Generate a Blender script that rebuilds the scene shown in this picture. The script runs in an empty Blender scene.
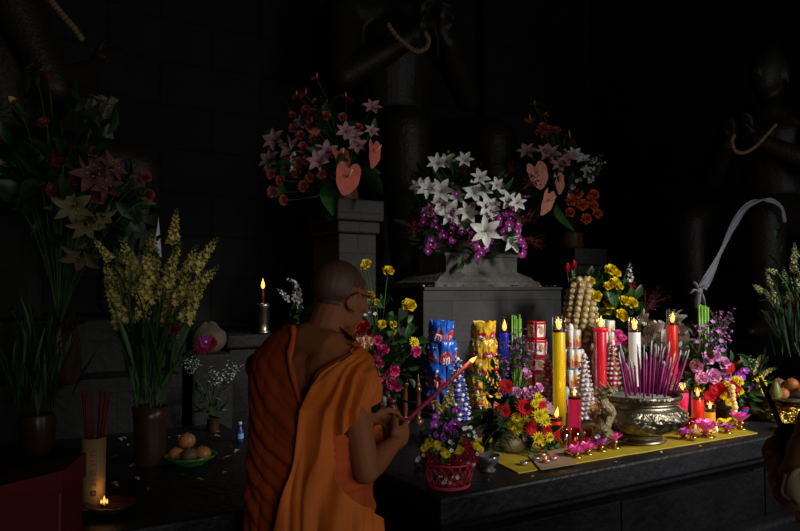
import bpy, bmesh, math, random
from mathutils import Vector as V, Matrix, Euler, Quaternion, noise
import numpy as np
PI = math.pi
R = math.radians
random.seed(7)
scn = bpy.context.scene
COL = scn.collection

# ---------------------------------------------------------------- camera
FPX, HOR, CAMZ = 700.0, 287.0, 1.6
YAW = R(58.7)                               # view direction measured from world +X (the altar front runs along +X)
FW = V((math.cos(YAW), math.sin(YAW), 0)); RT = V((math.sin(YAW), -math.cos(YAW), 0))
TBL = 0.83                                  # altar table height


def P(px, py, d):
    """World point that stands at forward distance d (metres) on the sight line of a photo pixel."""
    r = (px - 400.0) / FPX * d
    z = CAMZ - (py - HOR) / FPX * d
    q = FW * d + RT * r
    return V((q.x, q.y, z))


def T(px, py, z=TBL):
    """World point on the horizontal plane z seen at a photo pixel."""
    return P(px, py, FPX * (CAMZ - z) / (py - HOR))


# ---------------------------------------------------------------- materials
MATS = {}


def mat(name, col, rough=.6, var=.18, scale=12.0, metal=0.0, bump=0.0, emit=None, estr=0.0, trans=0.0, ior=1.45, spec=.5, sss=0.0, coord='Object', bscale=None, inst=0.12):
    if name in MATS:
        return MATS[name]
    m = bpy.data.materials.new(name); m.use_nodes = True
    nt = m.node_tree; N = nt.nodes; L = nt.links
    b = N['Principled BSDF']
    b.inputs['Roughness'].default_value = rough
    b.inputs['Metallic'].default_value = metal
    b.inputs['IOR'].default_value = ior
    b.inputs['Specular IOR Level'].default_value = spec
    b.inputs['Transmission Weight'].default_value = trans
    if sss:
        b.inputs['Subsurface Weight'].default_value = sss
        b.inputs['Subsurface Radius'].default_value = (.6, .25, .1)
        b.inputs['Subsurface Scale'].default_value = .02
    tc = N.new('ShaderNodeTexCoord')
    nz = N.new('ShaderNodeTexNoise'); nz.inputs['Scale'].default_value = scale; nz.inputs['Detail'].default_value = 4
    L.new(tc.outputs[coord], nz.inputs['Vector'])
    cr = N.new('ShaderNodeValToRGB')
    cr.color_ramp.elements[0].position = .3; cr.color_ramp.elements[1].position = .72
    lo = [max(0, c * (1 - var)) for c in col]; hi = [min(1, c * (1 + var)) for c in col]
    cr.color_ramp.elements[0].color = (*lo, 1); cr.color_ramp.elements[1].color = (*hi, 1)
    L.new(nz.outputs['Fac'], cr.inputs['Fac'])
    if inst:
        oi = N.new('ShaderNodeObjectInfo'); hs = N.new('ShaderNodeHueSaturation')
        mr = N.new('ShaderNodeMapRange'); mr.inputs['To Min'].default_value = 1 - inst; mr.inputs['To Max'].default_value = 1 + inst
        L.new(oi.outputs['Random'], mr.inputs['Value']); L.new(mr.outputs['Result'], hs.inputs['Value'])
        L.new(cr.outputs['Color'], hs.inputs['Color']); L.new(hs.outputs['Color'], b.inputs['Base Color'])
    else:
        L.new(cr.outputs['Color'], b.inputs['Base Color'])
    if bump:
        n2 = N.new('ShaderNodeTexNoise'); n2.inputs['Scale'].default_value = bscale or scale * 3; n2.inputs['Detail'].default_value = 6
        L.new(tc.outputs[coord], n2.inputs['Vector'])
        bp = N.new('ShaderNodeBump'); bp.inputs['Strength'].default_value = bump; bp.inputs['Distance'].default_value = .02
        L.new(n2.outputs['Fac'], bp.inputs['Height']); L.new(bp.outputs['Normal'], b.inputs['Normal'])
    if emit:
        b.inputs['Emission Color'].default_value = (*emit, 1); b.inputs['Emission Strength'].default_value = estr
    MATS[name] = m
    return m


def glass(name, col=(1, 1, 1), op=.18, rough=.05):
    """thin clear glass: mostly transparent with a glossy film"""
    if name in MATS:
        return MATS[name]
    m = bpy.data.materials.new(name); m.use_nodes = True
    nt = m.node_tree; N = nt.nodes; L = nt.links
    N.remove(N['Principled BSDF'])
    t = N.new('ShaderNodeBsdfTransparent'); t.inputs['Color'].default_value = (*col, 1)
    g = N.new('ShaderNodeBsdfGlossy'); g.inputs['Roughness'].default_value = rough; g.inputs['Color'].default_value = (.9, .9, .95, 1)
    lw = N.new('ShaderNodeLayerWeight'); lw.inputs['Blend'].default_value = .35
    mr = N.new('ShaderNodeMapRange'); mr.inputs['To Min'].default_value = op * .25; mr.inputs['To Max'].default_value = min(1, op * 3)
    L.new(lw.outputs['Facing'], mr.inputs['Value'])
    mx = N.new('ShaderNodeMixShader'); L.new(mr.outputs['Result'], mx.inputs['Fac'])
    L.new(t.outputs[0], mx.inputs[1]); L.new(g.outputs[0], mx.inputs[2])
    L.new(mx.outputs[0], N['Material Output'].inputs['Surface'])
    MATS[name] = m
    return m


def stone(name, col, bw=1.1, bh=.42, mortar=.012, var=.35, rough=.75, bump=.6, offset=(0, 0, 0), axis='XZ', seam=.35, spec=.35):
    """dark volcanic-stone blocks: brick pattern, blotches and pits, in world-scaled object coordinates"""
    m = bpy.data.materials.new(name); m.use_nodes = True
    nt = m.node_tree; N = nt.nodes; L = nt.links; b = N['Principled BSDF']
    b.inputs['Roughness'].default_value = rough
    b.inputs['Specular IOR Level'].default_value = spec
    tc = N.new('ShaderNodeTexCoord'); sp = N.new('ShaderNodeSeparateXYZ'); cb = N.new('ShaderNodeCombineXYZ')
    L.new(tc.outputs['Object'], sp.inputs[0])
    if axis == 'XZ':
        L.new(sp.outputs['X'], cb.inputs['X']); L.new(sp.outputs['Z'], cb.inputs['Y'])
    elif axis == 'YZ':
        L.new(sp.outputs['Y'], cb.inputs['X']); L.new(sp.outputs['Z'], cb.inputs['Y'])
    else:
        L.new(sp.outputs['X'], cb.inputs['X']); L.new(sp.outputs['Y'], cb.inputs['Y'])
    br = N.new('ShaderNodeTexBrick'); br.inputs['Scale'].default_value = 1.0
    br.inputs['Brick Width'].default_value = bw; br.inputs['Row Height'].default_value = bh
    br.inputs['Mortar Size'].default_value = mortar; br.inputs['Mortar Smooth'].default_value = .4
    br.inputs['Color1'].default_value = (*[c * 1.15 for c in col], 1); br.inputs['Color2'].default_value = (*[c * .8 for c in col], 1)
    br.inputs['Mortar'].default_value = (*[c * seam for c in col], 1)
    L.new(cb.outputs[0], br.inputs['Vector'])
    n1 = N.new('ShaderNodeTexNoise'); n1.inputs['Scale'].default_value = 2.3; n1.inputs['Detail'].default_value = 8; n1.inputs['Roughness'].default_value = .65
    L.new(tc.outputs['Object'], n1.inputs['Vector'])
    mr = N.new('ShaderNodeMapRange'); mr.inputs['From Min'].default_value = .3; mr.inputs['From Max'].default_value = .7
    mr.inputs['To Min'].default_value = 1 - var; mr.inputs['To Max'].default_value = 1 + var
    L.new(n1.outputs['Fac'], mr.inputs['Value'])
    mx = N.new('ShaderNodeMix'); mx.data_type = 'RGBA'; mx.blend_type = 'MULTIPLY'; mx.inputs['Factor'].default_value = 1
    L.new(br.outputs['Color'], mx.inputs['A']); L.new(mr.outputs['Result'], mx.inputs['B'])
    L.new(mx.outputs['Result'], b.inputs['Base Color'])
    n2 = N.new('ShaderNodeTexNoise'); n2.inputs['Scale'].default_value = 28; n2.inputs['Detail'].default_value = 6
    L.new(tc.outputs['Object'], n2.inputs['Vector'])
    ad = N.new('ShaderNodeMath'); ad.operation = 'MULTIPLY_ADD'; ad.inputs[1].default_value = -1.2
    L.new(br.outputs['Fac'], ad.inputs[0]); L.new(n2.outputs['Fac'], ad.inputs[2])
    bp = N.new('ShaderNodeBump'); bp.inputs['Strength'].default_value = bump; bp.inputs['Distance'].default_value = .015
    L.new(ad.outputs[0], bp.inputs['Height']); L.new(bp.outputs['Normal'], b.inputs['Normal'])
    MATS[name] = m
    return m


# ---------------------------------------------------------------- mesh builder
def frame(z, up=None):
    """3x3 matrix whose Z axis is z"""
    z = V(z).normalized()
    u = V(up) if up is not None else (V((0, 0, 1)) if abs(z.z) < .95 else V((1, 0, 0)))
    x = u.cross(z)
    if x.length < 1e-6:
        x = V((1, 0, 0)).cross(z)
    x.normalize(); y = z.cross(x)
    return Matrix((x, y, z)).transposed()


class MB:
    def __init__(s):
        s.v = []; s.f = []; s.m = []; s.smooth = []

    def add(s, vs, fs, mi=0, sm=True):
        o = len(s.v); s.v.extend([V(q) for q in vs])
        for f in fs:
            s.f.append(tuple(i + o for i in f)); s.m.append(mi); s.smooth.append(sm)
        return s

    def grid(s, fn, nu, nv, mi=0, wrap=False, sm=True):
        vs = [fn(i / (nu if wrap else nu - 1), j / (nv - 1)) for j in range(nv) for i in range(nu)]
        fs = []
        for j in range(nv - 1):
            for i in range(nu if wrap else nu - 1):
                a = j * nu + i; b = j * nu + (i + 1) % nu
                fs.append((a, b, b + nu, a + nu))
        return s.add(vs, fs, mi, sm)

    def lathe(s, prof, n=24, mi=0, origin=(0, 0, 0), M=None, sm=True, cap=True):
        M = M or Matrix.Identity(3); o = V(origin)
        vs = []; fs = []
        for r, z in prof:
            for i in range(n):
                a = 2 * PI * i / n
                vs.append(o + M @ V((r * math.cos(a), r * math.sin(a), z)))
        for j in range(len(prof) - 1):
            for i in range(n):
                a = j * n + i; b = j * n + (i + 1) % n
                fs.append((a, b, b + n, a + n))
        s.add(vs, fs, mi, sm)
        if cap:
            for j, flip in ((0, True), (len(prof) - 1, False)):
                if prof[j][0] > 1e-5:
                    ring = [o + M @ V((prof[j][0] * math.cos(2 * PI * i / n), prof[j][0] * math.sin(2 * PI * i / n), prof[j][1])) for i in range(n)]
                    s.add(ring, [tuple(range(n))[::-1] if flip else tuple(range(n))], mi, False)
        return s

    def tube(s, pts, rad, n=6, mi=0, cap=True, sm=True, flat=1.0):
        pts = [V(p) for p in pts]
        if not hasattr(rad, '__len__'):
            rad = [rad] * len(pts)
        vs = []; fs = []; up = None
        for k, p in enumerate(pts):
            t = (pts[min(k + 1, len(pts) - 1)] - pts[max(k - 1, 0)])
            if t.length < 1e-9:
                t = V((0, 0, 1))
            t.normalize()
            if up is None:
                up = V((0, 0, 1)) if abs(t.z) < .9 else V((1, 0, 0))
            x = up.cross(t); x.normalize(); y = t.cross(x); up = y
            for i in range(n):
                a = 2 * PI * i / n
                vs.append(p + x * (rad[k] * math.cos(a)) + y * (rad[k] * flat * math.sin(a)))
        for k in range(len(pts) - 1):
            for i in range(n):
                a = k * n + i; b = k * n + (i + 1) % n
                fs.append((a, b, b + n, a + n))
        if cap:
            fs.append(tuple(range(n))[::-1]); fs.append(tuple(range((len(pts) - 1) * n, len(pts) * n)))
        return s.add(vs, fs, mi, sm)

    def ell(s, c, r, M=None, n=12, k=8, mi=0):
        M = M or Matrix.Identity(3); c = V(c)
        if not hasattr(r, '__len__'):
            r = (r, r, r)
        vs = [c + M @ V((0, 0, -r[2]))]
        for j in range(1, k):
            ph = -PI / 2 + PI * j / k
            for i in range(n):
                a = 2 * PI * i / n
                vs.append(c + M @ V((r[0] * math.cos(ph) * math.cos(a), r[1] * math.cos(ph) * math.sin(a), r[2] * math.sin(ph))))
        vs.append(c + M @ V((0, 0, r[2])))
        fs = [(0, 1 + (i + 1) % n, 1 + i) for i in range(n)]
        for j in range(k - 2):
            for i in range(n):
                a = 1 + j * n + i; b = 1 + j * n + (i + 1) % n
                fs.append((a, b, b + n, a + n))
        top = len(vs) - 1; o = 1 + (k - 2) * n
        fs += [(o + i, o + (i + 1) % n, top) for i in range(n)]
        return s.add(vs, fs, mi)

    def box(s, lo, hi, mi=0, M=None, o=(0, 0, 0), bev=0.0):
        M = M or Matrix.Identity(3); o = V(o)
        bm = bmesh.new()
        bmesh.ops.create_cube(bm, size=1)
        for v in bm.verts:
            v.co = V([(lo[i] + hi[i]) / 2 + v.co[i] * (hi[i] - lo[i]) for i in range(3)])
        if bev:
            bmesh.ops.bevel(bm, geom=bm.edges[:], offset=bev, segments=2, affect='EDGES', profile=.5)
        bm.verts.ensure_lookup_table(); bm.verts.index_update()
        s.add([o + M @ v.co for v in bm.verts], [tuple(v.index for v in f.verts) for f in bm.faces], mi, False)
        bm.free()
        return s

    def petal(s, M, L, W, tilt, curl=0.0, cup=.3, mi=0, nu=4, nv=5, tip=.75, base=.25, rz=0.0, o=(0, 0, 0), wav=0.0):
        """a petal that leaves the axis Z at angle tilt towards azimuth rz, bending outwards by curl over its length"""
        o = V(o); ca, sa = math.cos(rz), math.sin(rz)
        seg = L / (nv - 1); r = 0.0; z = 0.0; prof = []
        for j in range(nv):
            v = j / (nv - 1)
            w = W * (base + (1 - base) * math.sin(PI * min(1, v * .5 / tip)) if v < tip else max(.12, math.cos(PI / 2 * (v - tip) / (1 - tip) * .95)))
            a = tilt + curl * v
            prof.append((r, z, w, a))
            r += math.sin(a) * seg; z += math.cos(a) * seg
        def fn(u, v):
            j = int(round(v * (nv - 1))); r_, z_, w, a = prof[j]
            uu = u * 2 - 1
            lift = cup * w * uu * uu + wav * W * math.sin(v * 9 + uu * 3)
            rr = r_ - math.cos(a) * lift; zz = z_ + math.sin(a) * lift
            y = uu * w
            return o + M @ V((rr * ca - y * sa, rr * sa + y * ca, zz))
        return s.grid(fn, nu, nv, mi)

    def mesh(s, name, mats):
        me = bpy.data.meshes.new(name)
        me.from_pydata([tuple(q) for q in s.v], [], s.f)
        for m in (mats if isinstance(mats, (list, tuple)) else [mats]):
            me.materials.append(m)
        me.polygons.foreach_set('material_index', s.m)
        me.polygons.foreach_set('use_smooth', s.smooth)
        me.update()
        return me

    def build(s, name, mats, parent=None, loc=None, shift=None):
        """link as one object; with shift, vertices given in world space are made relative to that point (the parent's place)"""
        if shift is not None:
            s.v = [q - V(shift) for q in s.v]
        return link(name, s.mesh(name, mats), parent, loc)


def link(name, me, parent=None, loc=None, rot=None, sc=None):
    o = bpy.data.objects.new(name, me); COL.objects.link(o)
    if parent is not None:
        o.parent = parent
    if loc is not None:
        o.location = loc
    if rot is not None:
        o.rotation_mode = 'QUATERNION'; o.rotation_quaternion = rot
    if sc is not None:
        o.scale = (sc, sc, sc) if not hasattr(sc, '__len__') else sc
    return o


def tag(o, label, cat, group=None, kind=None):
    o['label'] = label; o['category'] = cat
    if group: o['group'] = group
    if kind: o['kind'] = kind
    return o


def thing(name, label, cat, loc=(0, 0, 0), rz=0.0, group=None):
    o = bpy.data.objects.new(name, None); COL.objects.link(o)
    o.empty_display_size = .05
    o.location = loc; o.rotation_euler = (0, 0, rz)
    return tag(o, label, cat, group)


def struct(name, mb, mats, loc=(0, 0, 0)):
    o = mb.build(name, mats); o.location = loc; o['kind'] = 'structure'
    return o


def copy_tree(o, parent=None, loc=None):
    c = o.copy(); COL.objects.link(c)
    if parent is not None:
        c.parent = parent
    if loc is not None:
        c.location = loc
    for ch in list(o.children):
        copy_tree(ch, c)
    return c


def lerp(a, b, t): return a + (b - a) * t


def rnd(a, b): return random.uniform(a, b)


def bez(a, b, c, n=6):
    return [(a * (1 - t) ** 2 + b * (2 * t * (1 - t)) + c * t * t) for t in [i / (n - 1) for i in range(n)]]


def spline(pts, n=8):
    """Catmull-Rom through pts"""
    pts = [V(p) for p in pts]; out = []
    q = [pts[0] * 2 - pts[1]] + pts + [pts[-1] * 2 - pts[-2]]
    for k in range(1, len(q) - 2):
        for i in range(n):
            t = i / n
            a, b, c, d = q[k - 1], q[k], q[k + 1], q[k + 2]
            out.append(.5 * ((2 * b) + (c - a) * t + (2 * a - 5 * b + 4 * c - d) * t * t + (3 * b - a - 3 * c + d) * t ** 3))
    out.append(pts[-1])
    return out
# ================================================================ setting
WALLC = (.010, .0095, .009)
m_wall = stone('wall stone', WALLC, 1.0, .42, .012, .55)
m_wallY = stone('wall stone side', WALLC, 1.0, .42, .012, .55, axis='YZ')
m_floor = stone('floor stone', (.03, .03, .03), .7, .7, .012, .4, axis='XY')
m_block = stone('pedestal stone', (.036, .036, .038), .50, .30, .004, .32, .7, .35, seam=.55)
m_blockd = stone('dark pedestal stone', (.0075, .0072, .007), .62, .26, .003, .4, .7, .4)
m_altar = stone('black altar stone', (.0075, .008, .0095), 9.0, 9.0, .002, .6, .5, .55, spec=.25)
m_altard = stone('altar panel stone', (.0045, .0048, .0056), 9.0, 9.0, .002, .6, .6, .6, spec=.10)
m_plinth = mat('rough grey stone', (.085, .082, .075), .85, .45, 9, bump=.9, bscale=30, inst=0)

X0, X1, Y0, Y1, ZC = -1.7, 7.3, -3.2, 6.9, 5.9
struct('floor', MB().box((X0, Y0, -.2), (X1, Y1, 0)), m_floor)
struct('ceiling', MB().box((X0, Y0, ZC), (X1, Y1, ZC + .2)), m_wall)
struct('wall_back', MB().box((X0, Y1, 0), (X1, Y1 + .3, ZC)), m_wall)
struct('wall_left', MB().box((X0 - .3, Y0, 0), (X0, Y1, ZC)), m_wallY)
struct('wall_right', MB().box((X1, Y0, 0), (X1 + .3, Y1, ZC)), m_wallY)
# front wall with the doorway the daylight comes through
w = MB()
w.box((X0, Y0 - .3, 0), (2.3, Y0, ZC)); w.box((4.9, Y0 - .3, 0), (X1, Y0, ZC)); w.box((2.3, Y0 - .3, 3.6), (4.9, Y0, ZC))
struct('wall_front', w, m_wall)
# shallow pilasters and ledges of the chamber walls
w = MB()
w.box((.35, Y1 - .16, 0), (1.15, Y1, ZC)); w.box((.25, Y1 - .22, 0), (1.25, Y1, .6)); w.box((.28, Y1 - .2, 1.95), (1.22, Y1, 2.1))
struct('trim_1', w, m_wall)
w = MB()
w.box((5.3, Y1 - .16, 0), (6.1, Y1, ZC)); w.box((5.2, Y1 - .22, 1.95), (6.2, Y1, 2.1))
struct('trim_2', w, m_wall)

# ---------------------------------------------------------------- altar table (black stone, long front running along X)
AX0, AX1, AY0, AY1 = 1.4625, 5.2, 2.12, 4.02
a = thing('stone_altar_table', 'long black stone altar table carrying the candles and the brass censer', 'altar', (AX0, AY0, 0))
t_ = MB()
t_.box((0, 0, TBL - .105), (AX1 - AX0, AY1 - AY0, TBL), bev=.012)
t_.build('altar_top', m_altar, a)
t_ = MB()
t_.box((.02, .02, TBL - .135), (AX1 - AX0 - .02, AY1 - AY0, TBL - .105), bev=.006)
t_.box((.075, .075, TBL - .18), (AX1 - AX0 - .075, AY1 - AY0, TBL - .135), bev=.006)
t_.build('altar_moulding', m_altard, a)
t_ = MB()
t_.box((.09, .09, 0), (AX1 - AX0 - .09, AY1 - AY0, TBL - .18))
t_.box((-.03, -.03, 0), (AX1 - AX0 + .03, AY1 - AY0, .40), bev=.02)
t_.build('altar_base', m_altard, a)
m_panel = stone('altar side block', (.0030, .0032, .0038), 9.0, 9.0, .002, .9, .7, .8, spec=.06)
for k, (x0, x1, dy) in enumerate(((.085, .70, .062), (.702, 1.02, .066), (1.0215, 2.02, .060), (2.0215, 2.12, .067), (2.1215, 3.0, .061), (3.0015, 3.66, .065))):
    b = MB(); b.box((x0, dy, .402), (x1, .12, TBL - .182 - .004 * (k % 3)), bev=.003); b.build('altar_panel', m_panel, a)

# ---------------------------------------------------------------- stone throne behind the table
PX0, PX1, PY0 = 2.683, 4.0, 4.10
p = thing('stone_throne_pedestal', 'grey stone block pedestal behind the candles, under the seated statue', 'pedestal', (PX0, PY0, 0))
q = MB(); q.box((0, 0, 0), (PX1 - PX0, 2.3, 1.575), bev=.01); q.build('pedestal_block', m_block, p)
q = MB(); q.box((-.0, -.012, 1.575), (PX1 - PX0, 2.3, 1.60), bev=.006); q.build('pedestal_ledge', m_block, p)
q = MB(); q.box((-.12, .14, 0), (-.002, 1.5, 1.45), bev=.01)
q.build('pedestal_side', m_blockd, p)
# low carved plinth that the lily vase stands on
c0 = P(468, 284, 5.50); c0.z = 1.60
pl = thing('carved_stone_plinth', 'weathered grey stone plinth under the white lily arrangement', 'plinth', c0)
q = MB()
def sq(r, z, ry=None): return [(-r, -(ry or r * .6), z), (r, -(ry or r * .6), z), (r, (ry or r * .6), z), (-r, (ry or r * .6), z)]
prof = [(.50, 0), (.50, .035), (.47, .045), (.43, .075), (.37, .10), (.34, .115), (.34, .225), (.36, .235), (.36, .25), (.30, .262)]
vs = []; fs = []
for r_, z_ in prof: vs += sq(r_, z_, r_ * .55)
for k in range(len(prof) - 1):
    for i in range(4): fs.append((k * 4 + i, k * 4 + (i + 1) % 4, k * 4 + 4 + (i + 1) % 4, k * 4 + 4 + i))
fs.append((3, 2, 1, 0)); n_ = len(vs); fs.append((n_ - 4, n_ - 3, n_ - 2, n_ - 1))
q.add(vs, fs, 0, False); q.build('plinth_body', m_plinth, pl)

# bouquet pillars left and right of the throne
def pillar(name, label, px, d, ztop, wd, dp):
    c = P(px, 300, d); o = thing(name, label, 'pedestal', (c.x, c.y, 0))
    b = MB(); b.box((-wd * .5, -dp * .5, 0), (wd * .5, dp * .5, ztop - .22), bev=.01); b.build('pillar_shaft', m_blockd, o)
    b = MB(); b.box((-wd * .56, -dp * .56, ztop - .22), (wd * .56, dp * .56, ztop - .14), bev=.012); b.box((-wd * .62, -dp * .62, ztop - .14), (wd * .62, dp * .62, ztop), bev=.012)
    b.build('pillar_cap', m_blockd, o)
    return o
pillar('stone_pillar', 'dark stone pillar under the large left anthurium bouquet', 344, 4.75, 2.17, .28, .4)
pillar('stone_pillar', 'dark stone pillar under the coral anthurium bouquet beside the throne', 572, 5.95, 1.92, .30, .36)

# ledge at the left that the small brass candle stands on, and the low left altar
c = P(263, 330, 4.9)
o = thing('stone_ledge', 'dark stone ledge at the back wall behind the monk, under the lone brass candle', 'ledge', (c.x, c.y, 0))
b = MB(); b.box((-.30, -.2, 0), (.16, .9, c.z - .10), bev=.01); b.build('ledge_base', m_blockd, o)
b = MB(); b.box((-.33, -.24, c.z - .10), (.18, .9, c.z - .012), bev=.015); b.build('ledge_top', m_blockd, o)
LEDGE_Z = c.z - .012
o = thing('low_side_altar', 'low dark stone side altar covered with scattered petals, left of the monk', 'altar', (-.75, 2.36, 0))
b = MB(); b.box((0, 0, TBL - .1), (1.96, 1.59, TBL), bev=.012); b.build('altar_top', m_altar, o)
b = MB(); b.box((.05, .05, 0), (1.91, 1.54, TBL - .1)); b.build('altar_base', m_altard, o)
o = thing('stepped_stone_ledge', 'stepped dark stone ledge behind the low side altar, under the left statue', 'ledge', (-1.2, 3.97, 0))
b = MB(); b.box((0, 0, 0), (2.2, 1.6, 1.12), bev=.012); b.build('ledge_base', m_blockd, o)
b = MB(); b.box((0.0, .22, 1.12), (2.15, 1.6, 1.42), bev=.012); b.build('ledge_step', m_blockd, o)

# ================================================================ light
def spot(name, loc, aim, power, angle, blend, size, col):
    l = bpy.data.lights.new(name, 'SPOT'); l.energy = power; l.spot_size = R(angle); l.spot_blend = blend; l.shadow_soft_size = size; l.color = col
    o = bpy.data.objects.new(name, l); COL.objects.link(o); o.location = loc
    o.rotation_mode = 'QUATERNION'; o.rotation_quaternion = (V(aim) - V(loc)).to_track_quat('-Z', 'Y')
    return o


def area(name, loc, aim, power, sx, sy, col, spread=180):
    l = bpy.data.lights.new(name, 'AREA'); l.energy = power; l.shape = 'RECTANGLE'; l.size = sx; l.size_y = sy; l.color = col; l.spread = R(spread)
    o = bpy.data.objects.new(name, l); COL.objects.link(o); o.location = loc
    o.rotation_mode = 'QUATERNION'; o.rotation_quaternion = (V(aim) - V(loc)).to_track_quat('-Z', 'Y')
    return o


spot('doorway_daylight', (4.6, -1.5, 3.7), (3.02, 2.98, 1.0), 1450, 41, 1.0, .5, (1.0, .97, .92))
area('doorway_fill', (3.6, -2.9, 2.0), (2.6, 3.5, 1.3), 40, 2.2, 2.6, (.92, .96, 1.0))

area('added_fill_left', (.2, -2.9, 1.9), (1.0, 2.4, .9), 10, 1.6, 2.2, (1.0, .96, .88), 110)  # added fill, no opening behind it; lifts the monk's back and the left side
wd = bpy.data.worlds.new('temple dark'); scn.world = wd; wd.use_nodes = True
bg = wd.node_tree.nodes['Background']; bg.inputs['Color'].default_value = (.5, .55, .65, 1); bg.inputs['Strength'].default_value = .006


def candle_light(loc, power=.9, col=(1, .5, .18), r=.02):
    l = bpy.data.lights.new('candle_glow', 'POINT'); l.energy = power; l.color = col; l.shadow_soft_size = r
    o = bpy.data.objects.new('candle_glow', l); COL.objects.link(o); o.location = loc
    return o


cam = bpy.data.cameras.new('camera'); co = bpy.data.objects.new('camera', cam); COL.objects.link(co)
cam.sensor_fit = 'HORIZONTAL'; cam.sensor_width = 36; cam.lens = FPX / 800 * 36
co.location = (0, 0, CAMZ); pitch = math.atan((HOR - 265.5) / FPX)
d_ = FW * math.cos(pitch) + V((0, 0, 1)) * math.sin(pitch)
co.rotation_mode = 'QUATERNION'; co.rotation_quaternion = d_.to_track_quat('-Z', 'Y')
cam.clip_start = .05; cam.clip_end = 60
scn.camera = co
scn.view_settings.view_transform = 'Standard'; scn.view_settings.look = 'None'; scn.view_settings.exposure = 0; scn.view_settings.gamma = 1
# ================================================================ flowers
def petal_mat(n, c, **k): return mat(n, c, rough=.7, var=.16, scale=3, sss=0, spec=.2, **k)
m_yel = petal_mat('yellow petal', (.78, .60, .015)); m_yel2 = petal_mat('deep yellow petal', (.80, .50, .01))
m_red = petal_mat('red petal', (.46, .004, .012)); m_dred = petal_mat('dark red petal', (.22, .006, .02))
m_pink = petal_mat('hot pink petal', (.74, .06, .30)); m_lpink = petal_mat('pale pink petal', (.84, .42, .68)); m_peach = petal_mat('peach petal', (.80, .50, .34))
m_white = petal_mat('white petal', (.66, .66, .62)); m_cream = petal_mat('cream petal', (.60, .49, .15)); m_pur = petal_mat('violet petal', (.36, .04, .42))
m_shadecream = petal_mat('shaded cream petal', (.19, .165, .08)); m_mag = petal_mat('magenta orchid petal', (.27, .018, .20)); m_mauve = petal_mat('mauve petal', (.42, .16, .42)); m_coral = petal_mat('coral spathe', (.46, .11, .08))  # the dim cream is darkened to stand in for shade at the far left
m_coral2 = petal_mat('pale coral spathe', (.70, .28, .20)); m_orange = petal_mat('orange red petal', (.55, .10, .025)); m_lilypink = petal_mat('pink lily petal', (.48, .25, .29))
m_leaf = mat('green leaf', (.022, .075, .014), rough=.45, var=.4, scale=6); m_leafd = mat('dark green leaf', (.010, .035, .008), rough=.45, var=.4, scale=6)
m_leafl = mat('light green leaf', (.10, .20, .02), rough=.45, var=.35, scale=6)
m_stem = mat('stem green', (.035, .09, .015), rough=.5, var=.3, scale=8); m_reed = mat('reed green', (.20, .42, .05), rough=.4, var=.3, scale=20)
m_pollen = mat('pollen', (.55, .28, .02), rough=.8, var=.3); m_spadix = mat('spadix', (.75, .50, .12), rough=.6, var=.2, scale=40); m_gcent = mat('gerbera centre', (.06, .02, .01), rough=.8, var=.4, scale=30)
m_redgrass = mat('dry red sprig', (.12, .012, .02), rough=.7, var=.4)
I3 = Matrix.Identity(3)


def g_rose(mats):
    rr = random.Random(3); b = MB(); a = 0
    for n, L, W, tilt, curl in ((2, .62, .30, .02, -.05), (3, .72, .42, .12, .02), (4, .80, .50, .32, .25), (5, .88, .54, .62, .45), (5, .90, .55, .98, .50)):
        for k in range(n):
            b.petal(I3, L * rr.uniform(.93, 1.07), W, tilt + rr.uniform(-.06, .06), curl, .55, 0, 5, 5, tip=.7, base=.45, rz=a + 2 * PI * k / n, o=(0, 0, 0), wav=.03)
        a += .7
    b.lathe([(.02, -.16), (.12, -.1), (.17, 0), (.13, .06)], 6, 1)
    return b.mesh('rose', mats), []


def g_bud(mats):
    b = MB()
    for k in range(4):
        b.petal(I3, 1.0, .34, .14, -.32, .5, 0, 4, 5, tip=.45, base=.5, rz=k * PI / 2)
    b.lathe([(.02, -.2), (.13, -.1), (.2, 0), (.15, .12)], 6, 1)
    return b.mesh('bud', mats), []


def g_tulip(mats):
    b = MB()
    for j, (tl, cu) in enumerate(((.22, -.42), (.34, -.52))):
        for k in range(3):
            b.petal(I3, 1.6, .46, tl, cu, .5, 0, 5, 6, tip=.45, base=.55, rz=k * 2 * PI / 3 + j * PI / 3)
    return b.mesh('tulip', mats), []


def g_gerbera(mats):
    rr = random.Random(5); b = MB()
    for n, L, t, z in ((17, 1.0, 1.38, 0), (17, .86, 1.18, .03), (14, .5, .95, .05)):
        for k in range(n):
            b.petal(I3, L * rr.uniform(.93, 1.05), .125, t + rr.uniform(-.08, .08), .18, .25, 0, 3, 4, tip=.78, base=.4, rz=2 * PI * (k + .5 * (z > 0)) / n, o=(0, 0, z))
    c = MB(); c.lathe([(.30, .05), (.27, .11), (.15, .15), (.0, .14)], 10, 0)
    return b.mesh('gerbera', mats[:1]), [('flower_centre', c.mesh('gerbera centre', mats[1]))]


def g_daisy(mats):
    rr = random.Random(6); b = MB()
    for n, L, t in ((13, 1.0, 1.4), (12, .85, 1.05), (9, .6, .65), (6, .4, .3)):
        for k in range(n):
            b.petal(I3, L * rr.uniform(.9, 1.08), .15, t + rr.uniform(-.1, .1), .2, .3, 0, 3, 4, tip=.8, base=.4, rz=2 * PI * (k + n * .13) / n)
    b.ell((0, 0, .12), (.22, .22, .14), n=7, k=5, mi=1)
    return b.mesh('chrysanthemum', mats), []


def g_simple(mats):
    """open five petalled blossom"""
    b = MB()
    for k in range(5):
        b.petal(I3, 1.0, .40, 1.15, .25, .2, 0, 3, 4, tip=.7, base=.3, rz=2 * PI * k / 5)
    b.ell((0, 0, .12), (.17, .17, .16), n=6, k=4, mi=1)
    return b.mesh('blossom', mats), []


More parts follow.
